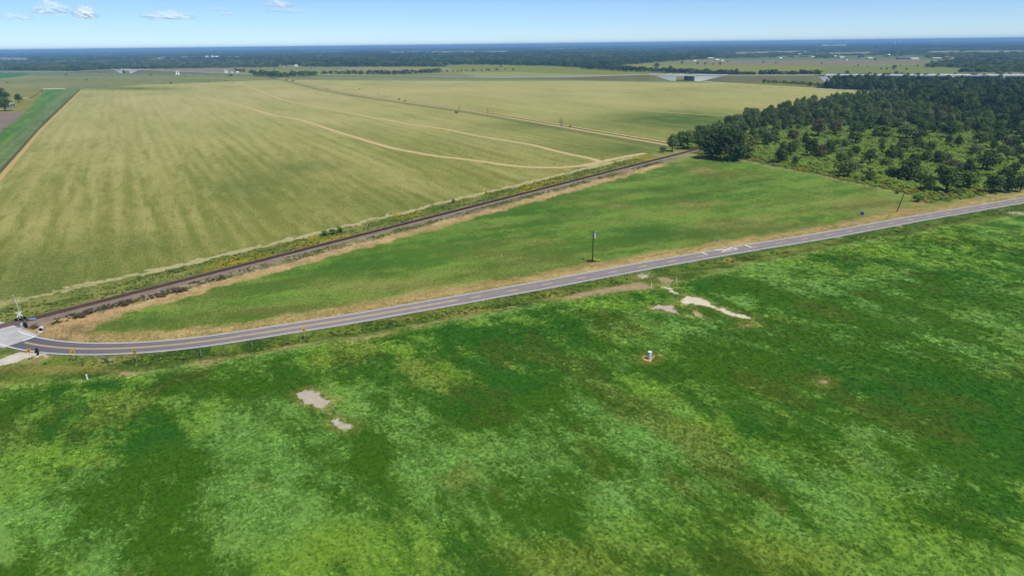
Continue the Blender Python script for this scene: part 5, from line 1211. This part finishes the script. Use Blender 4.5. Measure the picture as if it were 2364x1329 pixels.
# ------------------------------------------------------------------ bushes and trees out in the fields
sb = [(153, 175.2, 8, 4, .25, 'dark bush below the highway at far left'), (200, 187.2, 6, 3.2, .25, 'lone dark bush in the olive pasture at far left'), (16, 195, 5, 3, .3, 'left one of two low dark bushes at the left frame edge'), (24, 195, 4, 2.6, .3, 'right one of two low dark bushes at the left frame edge'),
      (246, 201, 3, 2.4, .3, 'tiny dark bush above the corner of the hay field'), (394, 194, 6, 5, .25, 'dark bush on the upper edge of the hay field'), (348, 174, 7, 3.4, .25, 'dark bush right of the small overpass'), (428, 177.4, 4, 2.2, .3, 'small dark bush below the white columns'), (532, 174.6, 12, 6, .2, 'dark bush below the right pair of white columns'),
      (465, 187, 3, 2.4, .3, 'leftmost of the row of tiny bushes on the hay edge'), (475, 189, 3, 3, .3, 'second of the row of tiny bushes on the hay edge'), (482, 188.5, 4, 3.4, .3, 'third of the row of tiny bushes on the hay edge'), (497, 186.6, 3, 2.4, .3, 'fourth of the row of tiny bushes on the hay edge'), (520, 187, 4, 3, .3, 'fifth of the row of tiny bushes on the hay edge'), (527, 186.8, 3, 2.4, .3, 'sixth of the row of tiny bushes on the hay edge'), (538, 186.5, 4, 2.6, .3, 'rightmost of the row of tiny bushes on the hay edge'),
      (661, 184.5, 6, 5, .5, 'bush at the far end of the fence row'), (676, 186, 9, 3, .78, 'brownish bush near the far end of the fence row'), (757, 205.5, 6, 2.6, .4, 'low bush on the fence row in the far hay'), (733, 213, 2.6, 2.4, .3, 'tiny dark bush in the open hay left of the fence row'), (830, 204.5, 4, 3.4, .4, 'small bush in the far hay beyond the fence row'), (836, 219.5, 4, 2.4, .4, 'small bush on the fence row, left of the faint dead tree'),
      (922, 229.5, 6, 5, .35, 'left one of two bushes on the fence row'), (935, 232.5, 7, 4, .3, 'right one of two bushes on the fence row'), (1316, 292.5, 8, 4, .3, 'dark bush just right of the tallest dead tree'), (1137, 262.5, 5, 3, .3, 'dark bush right of the second dead tree'), (1054, 259.5, 10, 4.5, .05, 'low black foliage standing in for the shadow at the foot of the bushy dead tree'), (1445, 177.5, 4, 2.4, .3, 'tiny dark bush left of the large overpass'),  # low black bush by the bushy dead tree stands in for its shadow
      (750, 543, 18, 18, .55, 'grey rounded bush on the straw strip, left one of the pair'), (768, 540, 20, 16, .5, 'mixed green bush in the middle of the straw strip clump'), (785, 537, 16, 20, .22, 'dark green bush on the straw strip, right one of the pair'), (1046, 466, 10, 8, .3, 'small green bush on the straw strip farther along'), (397, 628, 12, 9, .4, 'low green bush above the straw strip at left'),
      (2118, 466, 26, 20, .3, 'dark bush at the right corner of the triangle field'), (2070, 447, 12, 9, .2, 'small dark bush on the scrub edge behind the leaning pole'), (1360, 604, 16, 7, .75, 'weedy tuft left of the transformer pole foot'), (1378, 602, 22, 8, .85, 'yellow-green weedy tuft right of the transformer pole foot'),
      (185, 732, 30, 13, 1.0, 'dead brown bush beside the ballast at left, nearer the signal'), (205, 723, 26, 13, 1.0, 'dead brown bush beside the ballast at left, farther from the signal'), (285, 705, 30, 13, 1.0, 'brown-green weed clump beside the ballast'), (375, 684, 26, 11, 1.0, 'dead brown weed clump along the ballast, left of two'), (415, 673, 34, 12, 1.0, 'dead brown weed clump along the ballast, right of two'), (80, 757, 22, 10, 1.0, 'brown dead bush between signal and culvert'),
      (1870, 199, 16, 12, .1, 'dark bush left of the pine block by the white road'), (1960, 206, 8, 6, .4, 'green bush below the pines on the white road'), (2042, 216, 14, 10, .4, 'green bush at the right end of the white road')]
for x, y, w, h, t, lb in sb:
    c = G(x, y); k = ppm(c); shrub(c, w * k, h * k * 1.05, t, lb)
lt = [(8, 238, 34, 30, .2, 'dark upper tree at the left frame edge beside the pale house'), (12, 258, 36, 32, .3, 'grey-green lower tree at the left frame edge beside the pale house'), (44, 239, 16, 20, .25, 'dark rounded tree right of the pale house'), (20, 226, 9, 8, .55, 'small grey-green tree behind the pale house')]
for x, y, w, h, t, lb in lt:
    c = G(x, y); k = ppm(c); tree(c, w * k * 1.1, h * k * 1.1, t, lb)
for i, (x, y) in enumerate([(73, 228), (78, 225), (84, 222), (88, 219), (94, 214.5), (98, 212)]):
    c = G(x, y); k = ppm(c); shrub(c, 5 * k, 3.4 * k, .55, 'low hedge bush on the left edge of the bright green strip', 'hedge bushes beside the green strip')
# clump and rows of trees along the highway
def tree_row(P, n, hpx, tint, label, grp, meshes, wf=1.0, jit=1.2, cat='tree', nm='tree'):
    for i in range(n):
        u = (i + random.random() * .8) / n; x = np.interp(u, np.linspace(0, 1, len(P)), [p[0] for p in P]); y = np.interp(u, np.linspace(0, 1, len(P)), [p[1] for p in P]) + random.uniform(-jit, jit) * .5
        c = G(x, y); k = ppm(c); h = hpx * k * random.uniform(.7, 1.2)
        o = bpy.data.objects.new(nm, random.choice(meshes)); col.objects.link(o); w = h * wf * random.uniform(.8, 1.3)
        o.location = V(c); o.scale = (w, w, h); o.rotation_euler = (0, 0, random.uniform(0, 6.28)); o['tint'] = tint + random.uniform(-.1, .1)
        set_props(o, label, cat, grp)
tree_row([(586, 175), (650, 178), (732, 174)], 30, 15, .3, 'green tree of the clump in front of the highway, left of centre', 'clump of trees in front of the highway', FARTREES)
tree_row([(540, 164), (575, 168), (600, 172), (680, 172), (735, 170)], 18, 10, .22, 'dark tree of the clump beside the white boxy building', 'trees beside the white boxy building', FARTREES)
tree_row([(742, 170), (900, 170.5), (1020, 165)], 44, 11, .24, 'dark green tree in the row behind the highway, left of centre', 'row of trees behind the highway', FARTREES, 1.2)
tree_row([(1020, 164.5), (1170, 158)], 14, 6, .4, 'small green tree at the right end of the highway tree row', 'small trees at the end of the row', FARTREES, 1.2)
tree_row([(1340, 155), (1460, 162), (1590, 168), (1700, 172.6), (1890, 172.5)], 96, 12.5, .16, 'dark tree in the long hedge line behind the large overpass', 'long dark hedge line behind the overpass', FARTREES, 1.7, nm='hedge_tree')
for x, y, h in [(1515, 158.5, 18), (1547, 162.5, 15), (1700, 168, 13), (1755, 170, 12)]:
    c = G(x, y); k = ppm(c); tree(c, h * .8 * k, h * k, .12 + .1 * random.random(), {1515: 'tallest dark tree rising out of the hedge line left of the overpass', 1547: 'second tall tree in the hedge line left of the overpass', 1700: 'taller tree in the hedge line right of the overpass', 1755: 'grey-green taller tree in the hedge line right of the overpass'}[x], mesh=FARTREES[1])
tree_row([(1725, 186), (1800, 187), (1895, 189)], 40, 9, .4, 'small young green tree of the plantation below the highway bank', 'young plantation below the bank', FARTREES, .9, nm='young_pine')
tree_row([(1760, 190), (1830, 194), (1890, 199)], 26, 9, .38, 'small young green tree of the plantation next to the white road', 'young plantation beside the white road', FARTREES, .9, nm='young_pine')
fs_ = [(1574, 145, 9), (1610, 146, 8), (1628, 147.5, 7), (1647, 148, 6), (1662, 148, 9), (1680, 141, 5), (1762, 144, 6), (1791, 146, 5), (1972, 155, 4), (1980, 154.6, 5), (2003, 155.5, 4), (1928, 149, 3), (2034, 162, 6), (2047, 162, 6), (2064, 164, 14), (2078, 155, 5), (2092, 164, 7), (2118, 156, 6), (1185, 160, 7), (1157, 153, 6), (718, 158, 4), (633, 159, 4), (2150, 150, 9), (2020, 142, 7), (1982, 152, 4), (1897, 148, 6)]
for i, (x, y, h) in enumerate(sorted(fs_)):
    c = G(x, y); k = ppm(c); o = bpy.data.objects.new('tree', FARTREES[i % 5]); col.objects.link(o); o.location = V(c); o.scale = (h * k * .95, h * k * .95, h * k); o['tint'] = .2 + .2 * random.random()
    set_props(o, f'lone dark tree in the far yellow-green and brown fields, {ORD[i]} from the left', 'tree', 'lone trees in the far fields')

# ------------------------------------------------------------------ woods kilometres away
CLEAR = [[(900, 116.2), (1100, 114.2), (1180, 114.0), (1180, 119.5), (1000, 120.8), (900, 122)], [(1240, 109), (1420, 107.5), (1420, 110.5), (1240, 112)], [(640, 134), (760, 132), (760, 137), (640, 139)], [(180, 127.5), (300, 126), (300, 129), (180, 130.8)], [(360, 131.5), (600, 128.5), (600, 133.5), (360, 136.5)],
         [(1700, 118), (1860, 116.5), (1860, 120.5), (1700, 122)], [(1880, 122), (2010, 121), (2010, 126), (1880, 127)], [(2150, 121), (2364, 122), (2364, 127), (2150, 126)], [(1490, 119), (1600, 118), (1600, 123), (1490, 124.5)], [(700, 117.5), (820, 116), (820, 119), (700, 120.5)], [(1880, 105.5), (1960, 105.5), (1960, 108.5), (1880, 108.5)], [(1920, 129), (2130, 130), (2140, 139), (1920, 138)], [(640, 148), (700, 147), (700, 153), (640, 154)], [(1780, 128), (1880, 128), (1880, 134), (1780, 134)], [(420, 131), (580, 130), (580, 134), (420, 135)]]
def wood(name, P, cols, rws, hpx_lo, tint, label, meshes, wmul=1.0, tvar=.1, hm=None):
    "fill a photo-pixel outline with tree clumps; spacing grows with distance"
    P = np.array(P, float); x0, y0 = P.min(0); x1, y1 = P.max(0); out = []
    for y in np.arange(y0, y1, rws):
        for x in np.arange(x0, x1, cols):
            xx = x + random.uniform(-.5, .5) * cols; yy = y + random.uniform(-.5, .5) * rws; out.append((xx, yy))
    out = np.array(out); out = out[inpoly(out[:, 0], out[:, 1], P)]
    for Q in CLEAR: out = out[~inpoly(out[:, 0], out[:, 1], np.array(Q, float)) | (rng.random(len(out)) < .10)]
    pt = fbm(out[:, 0] / 60, out[:, 1] / 3.0, 3, 160)
    co = []; sc = []; ti = []
    for (x, y), pn in zip(out, pt):
        c = G(x, y); D_ = float(np.dot(c - CPOS, FWD))
        if c[1] < 0 or D_ > 42000: continue
        k = D_ / F; w = cols * k * 1.5 * wmul; h = random.uniform(.55, 1.25) * (hm or 14.0); w *= random.uniform(.7, 1.2)
        co.append(c); sc.append((w, w, h)); ti.append(np.clip(random.gauss(tint, tvar) + .7 * (pn - .48), 0, .62))
    return scatter(name, co, sc, rng.random(len(co)) * 6.28, ti, meshes, label)
yh = lambda x: float(np.interp(x, _hx, [125, 113, 103, 96.5, 97]))
hor = [(x, yh(x) + 0.9) for x in np.linspace(-40, 2400, 40)]
wood('horizon_forest', hor + [(2400, 118), (2000, 112), (1500, 113), (1100, 114.5), (900, 118), (500, 127), (300, 136), (70, 137), (-40, 137.5)], 7.0, 0.55, 3, .12, 'endless blue-green forest stretching to the horizon', CLUMPS, 1.3, .1)
wood('left_far_wood', [(70, 137.5), (361, 134), (361, 137), (72, 145), (66, 141)], 6, .7, 3, .1, 'dark blue-green wood behind the pale strip at far left', CLUMPS, 1.3)
wood('grey_wood', [(-40, 144), (70, 146), (70, 150), (361, 141.5), (620, 139), (640, 154), (560, 154.5), (400, 158.5), (330, 160.5), (262, 161), (182, 166.5), (-40, 167)], 5, 1.0, 3, .36, 'grey and green bare-topped woodland behind the small overpass', FARTREES, 2.1, .22, 13)
wood('centre_dark_wood', [(300, 136), (500, 127), (900, 118), (1100, 114.5), (1500, 113), (1640, 118), (1650, 132), (1500, 142), (1400, 151), (1330, 152.5), (1250, 149), (1100, 146), (1030, 147), (1030, 151), (900, 151.5), (760, 152.5), (640, 153), (620, 139)], 5.5, .9, 3, .14, 'tall dark wood across the middle distance', FARTREES, 2.0, .13, 17)
wood('village_trees', [(1640, 118), (1500, 113), (2000, 112), (2400, 118), (2400, 142), (2200, 140), (2130, 136.5), (2060, 136), (1900, 134.5), (1800, 131), (1650, 132)], 9, 1.5, 3, .34, 'scattered green trees around the far village', FARTREES, 1.4, .16, 8)
wood('right_far_wood', [(2135, 158), (2180, 146), (2250, 143.5), (2400, 142), (2400, 172), (2206, 171), (2270, 164), (2180, 158)], 8, 1.5, 3, .28, 'mixed green wood beyond the viaduct at the right edge', FARTREES, 1.6, .15, 10)

# ------------------------------------------------------------------ weeds along railway, ditch and road
def band(n, smin, smax, omin, omax, hlo, hhi, tints, seed, thr=.45):
    s = rng.uniform(smin, smax, n); o = rng.uniform(omin, omax, n)
    k = fbm(s / 9, o / 3, 3, seed) > thr - .12 + .24 * rng.random(n); s, o = s[k], o[k]
    p = RAIL_A[None] + RD[None] * s[:, None] + RN[None] * o[:, None]
    h = rng.uniform(hlo, hhi, len(s)); w = h * rng.uniform(.9, 1.6, len(s))
    return np.c_[p, np.zeros(len(p))], np.c_[w, w, h], rng.choice(tints, len(s)) + rng.normal(0, .02, len(s))
parts = [band(4200, 0, 345, -14.5, -3.2, .25, .65, [.5, .82, .85, .84, .93, .62, .45], 140, .46), band(2600, 40, 345, 3.4, 8.4, .25, .55, [.5, .84, .82, .62, .6, 1.0], 141, .50), band(500, 10, 60, 4.2, 8.8, .3, .8, [1.0, 1.0, .66, .78], 142, .48)]
n = 5200
kk = rng.integers(0, len(CL) - 1, n); oo = rng.uniform(4.3, 10.5, n); pp = offset_line(CL, 0)[kk]; tg = np.gradient(CL, axis=0); tg /= np.linalg.norm(tg, axis=1)[:, None]
pv = pp + np.c_[tg[kk, 1], -tg[kk, 0]] * oo[:, None] + rng.normal(0, .7, (n, 2))
fe_, fs2 = dline(pv[:, 0], pv[:, 1], FIELD_EDGE); k = (fe_ * fs2 < -0.3) & (pv[:, 0] > -112) & (fbm(pv[:, 0] / 9, pv[:, 1] / 5, 3, 143) > .36 + .2 * rng.random(n)) & (dline(pv[:, 0], pv[:, 1], CL)[0] > 4.2)
k &= ~((pv[:, 0] > 40) & (pv[:, 0] < 56))
pv = pv[k]; h = rng.uniform(.2, .55, len(pv))
parts.append((np.c_[pv, np.full(len(pv), -.2)], np.c_[h * 1.5, h * 1.5, h], rng.choice([.4, .5, .82, .84, .45, .86], len(pv))))
co = np.vstack([p[0] for p in parts]); sc = np.vstack([p[1] for p in parts]); ti = np.concatenate([p[2] for p in parts])
scatter('weeds', co, sc, rng.random(len(co)) * 6.28, np.clip(ti, 0, 1), WEEDS, 'tall green and yellow weeds along the railway and the road ditch')

# ------------------------------------------------------------------ clouds
mg, n, l, b = nmat('field grass'); ga = n.new('ShaderNodeAttribute'); ga.attribute_type = 'INSTANCER'; ga.attribute_name = 'blade_colour'
lf_ = n.new('ShaderNodeAttribute'); lf_.attribute_name = 'leaf'; cg_ = n.new('ShaderNodeCombineColor'); v_ = mathn(n, l, 'MULTIPLY_ADD', lf_.outputs['Fac'], .5, 1.0)
for i_ in range(3): l.new(v_, cg_.inputs[i_])
gc_ = mixn(n, l, 1.0, ga.outputs['Color'], cg_.outputs[0], 'MULTIPLY'); l.new(gc_, b.inputs['Base Color']); b.inputs['Roughness'].default_value = .8; b.inputs['Specular IOR Level'].default_value = .1
tl_ = n.new('ShaderNodeBsdfTranslucent'); l.new(gc_, tl_.inputs['Color']); mx_ = n.new('ShaderNodeMixShader'); mx_.inputs[0].default_value = .3
l.new(b.outputs[0], mx_.inputs[1]); l.new(tl_.outputs[0], mx_.inputs[2]); l.new(mx_.outputs[0], n['Material Output'].inputs['Surface'])
def tuft_mesh(name, seed, nb):
    "low tuft of grass bent over by the wind, all one way"
    r = np.random.default_rng(seed); vs = []; fs = []; lv = []
    for i in range(nb):
        a = r.random() * 6.283; q_ = .5 * math.sqrt(r.random()); x, y = math.cos(a) * q_, math.sin(a) * q_; hh = .5 + .5 * r.random(); b_ = r.random() * 6.283; w = .05 + .07 * r.random()
        lx, ly = .25 + .35 * r.random(), r.normal() * .22; ux, uy = math.cos(b_) * w, math.sin(b_) * w; k = len(vs)
        vs += [(x - ux, y - uy, 0), (x + ux, y + uy, 0), (x + lx * .5 + ux, y + ly * .5 + uy, hh * .7), (x + lx, y + ly, hh), (x + lx * .5 - ux, y + ly * .5 - uy, hh * .65)]
        fs.append((k, k + 1, k + 2, k + 3, k + 4)); lv += [r.random()] * 5
    me = bpy.data.meshes.new(name); me.from_pydata(vs, [], fs); at = me.attributes.new('leaf', 'FLOAT', 'POINT'); at.data.foreach_set('value', np.array(lv, np.float32)); me.materials.append(mg); return me
TUFTS = [tuft_mesh('tuft', 700 + i, 22) for i in range(4)]
dep_, az_, na_, A_, B_, D_, fe_s = LAYOUT
def near_pts(r0, r1, dens_):
    N_ = int((r1 * r1 - r0 * r0) * math.radians(84) / 2 * dens_); r = np.sqrt(rng.uniform(r0 * r0, r1 * r1, N_)); a = rng.uniform(-math.radians(42), math.radians(42), N_); return np.c_[r * np.sin(a), r * np.cos(a)]
gp = np.vstack([near_pts(68, 125, 4.5), near_pts(125, 190, 2.2), near_pts(190, 320, .8)])
gp = gp[in_view(gp, 60)]; gr = np.linalg.norm(gp, axis=1)
ri = np.searchsorted(-dep_, -np.arctan(CAM_H / gr)); ri = np.clip(ri, 0, len(dep_) - 1); ai = np.clip(np.searchsorted(az_, np.arctan2(gp[:, 0], gp[:, 1])), 0, na_ - 1); gi_ = ri * na_ + ai
ok = (fe_s[gi_] > .4) & (D_[gi_, 3] < .25 + .35 * rng.random(len(gp))) & (gp[:, 1] < 600); gp, gr, gi_ = gp[ok], gr[ok], gi_[ok]
mixf = sstep(.12, .88, A_[gi_, 3] + 1.7 * (fbm(gp[:, 0] / 4.0, gp[:, 1] / 4.0, 4, 150) - .5) + .5 * (rng.random(len(gp)) - .5))[:, None]
gcol = (A_[gi_, :3] * (1 - mixf) + B_[gi_, :3] * mixf) * (1.0 + .26 * (rng.random(len(gp))[:, None] - .5)) * 1.65
gw = np.interp(gr, [70, 125, 190, 320], [.42, .6, .9, 1.4]) * rng.uniform(.7, 1.4, len(gp)); gh = np.interp(gr, [70, 320], [.15, .26]) * rng.uniform(.6, 1.4, len(gp)) * (.7 + .6 * mixf[:, 0])
go_ = scatter('field_grass', np.c_[gp, np.full(len(gp), -.03)], np.c_[gw, gw, gh], rng.normal(-1.0, .8, len(gp)), np.zeros(len(gp)), TUFTS, 'lush green grass of the large field in the foreground')
at = go_.data.attributes.new('blade_colour', 'FLOAT_COLOR', 'POINT'); at.data.foreach_set('color', np.c_[gcol, np.ones(len(gcol))].ravel().astype(np.float32))
print('grass', len(gp))
mc, n, l, b = nmat('cloud'); b.inputs['Base Color'].default_value = (.93, .94, .96, 1); b.inputs['Roughness'].default_value = 1; b.inputs['Specular IOR Level'].default_value = 0
b.inputs['Base Color'].default_value = (.98, .98, .98, 1)
tp = n.new('ShaderNodeBsdfTransparent'); mx = n.new('ShaderNodeMixShader'); at_ = n.new('ShaderNodeAttribute'); at_.attribute_name = 'alpha'
l.new(at_.outputs['Fac'], mx.inputs[0]); l.new(tp.outputs[0], mx.inputs[1]); l.new(b.outputs[0], mx.inputs[2]); l.new(mx.outputs[0], n['Material Output'].inputs['Surface'])
def cloud(px, py, wpx, hpx, dens, label, seed):
    "one lumpy body with a flat base that thins out to nothing at its rim"
    d = XI * (px - W / 2) + YI * (py - H / 2) + FWD * F; d = d / np.linalg.norm(d); dist = 17000.0
    c = Vector(CPOS + d * dist); k = dist / F; hd = math.atan2(d[0], d[1]); ca_, sa_ = math.cos(hd), math.sin(hd)
    nu, nv_ = 72, 28; th = np.linspace(0, 2 * np.pi, nu, endpoint=False)[None, :] + np.zeros((nv_, 1)); ph = np.linspace(-.5, .5, nv_)[:, None] * np.pi + np.zeros((1, nu))
    ux, uy, uz = np.cos(ph) * np.cos(th), np.cos(ph) * np.sin(th), np.sin(ph)
    bump = fbm(ux * 3 + seed * 7.1 + uz * 2, uy * 3 + uz * 2.5, 3, seed + 170, .6)
    lump = fbm(ux * 2.2 + seed * 3.3, uy * 1.5 + 4, 2, seed + 180)
    sc_ = .7 + .5 * bump
    zz_ = np.where(uz > 0, uz * (.35 + 1.5 * lump), uz * .35)
    x = ux * sc_ * wpx / 2 * k; y = uy * sc_ * wpx * .3 * k; z = zz_ * sc_ * hpx * .8 * k
    xs, zs_ = ux * sc_, zz_ * sc_
    rim = np.clip(1.35 - 1.25 * (np.abs(ux) ** 1.5 * .9 + (uz * .8) ** 2), 0, 1)
    al = np.clip(rim * (.1 + 1.3 * bump) * dens * 0.8, 0, .55)
    vs = np.c_[(x * ca_ + y * sa_).ravel(), (-x * sa_ + y * ca_).ravel(), z.ravel()]
    fs = [(i * nu + j, i * nu + (j + 1) % nu, (i + 1) * nu + (j + 1) % nu, (i + 1) * nu + j) for i in range(nv_ - 1) for j in range(nu)]
    o = mesh_obj('cloud', vs, fs, mc, None, True); o.location = c; at = o.data.attributes.new('alpha', 'FLOAT', 'POINT'); at.data.foreach_set('value', al.ravel().astype(np.float32)); set_props(o, label, 'cloud')
cloud(122, 29, 70, 18, .42, 'white puffy cloud with a grey tail, second from the left', 1); cloud(200, 38, 44, 19, .6, 'brightest compact white cloud in the upper left sky', 2); cloud(41, 44, 52, 11, .25, 'faint leftmost cloud low in the sky', 3)
cloud(389, 42, 104, 14, .36, 'long low white cloud with several humps', 4); cloud(643, 15, 62, 14, .36, 'rightmost white cloud near the top frame edge', 5); cloud(655, 28, 92, 8, .14, 'faint grey cloud band under the rightmost cloud', 6)
cloud(494, 25, 58, 6, .16, 'thin faint cloud streak between the humped and rightmost clouds', 7); cloud(524, 35, 26, 7, .25, 'small faint cloud below the thin streak', 8)

# ------------------------------------------------------------------ haze
hb_ = MB().box((0, 0, 41.5), (110000, 110000, 87)).build('haze'); hb_['kind'] = 'stuff'; hb_['label'] = 'thin blue summer haze over the plain'
mh = bpy.data.materials.new('haze'); mh.use_nodes = True; nn_ = mh.node_tree.nodes; nn_.clear(); om = nn_.new('ShaderNodeOutputMaterial'); pvn = nn_.new('ShaderNodeVolumePrincipled')
pvn.inputs['Density'].default_value = HAZE_DENSITY; pvn.inputs['Color'].default_value = (*HAZE_COLOR, 1); pvn.inputs['Anisotropy'].default_value = 0.0
mh.node_tree.links.new(pvn.outputs[0], om.inputs['Volume']); hb_.data.materials.append(mh)
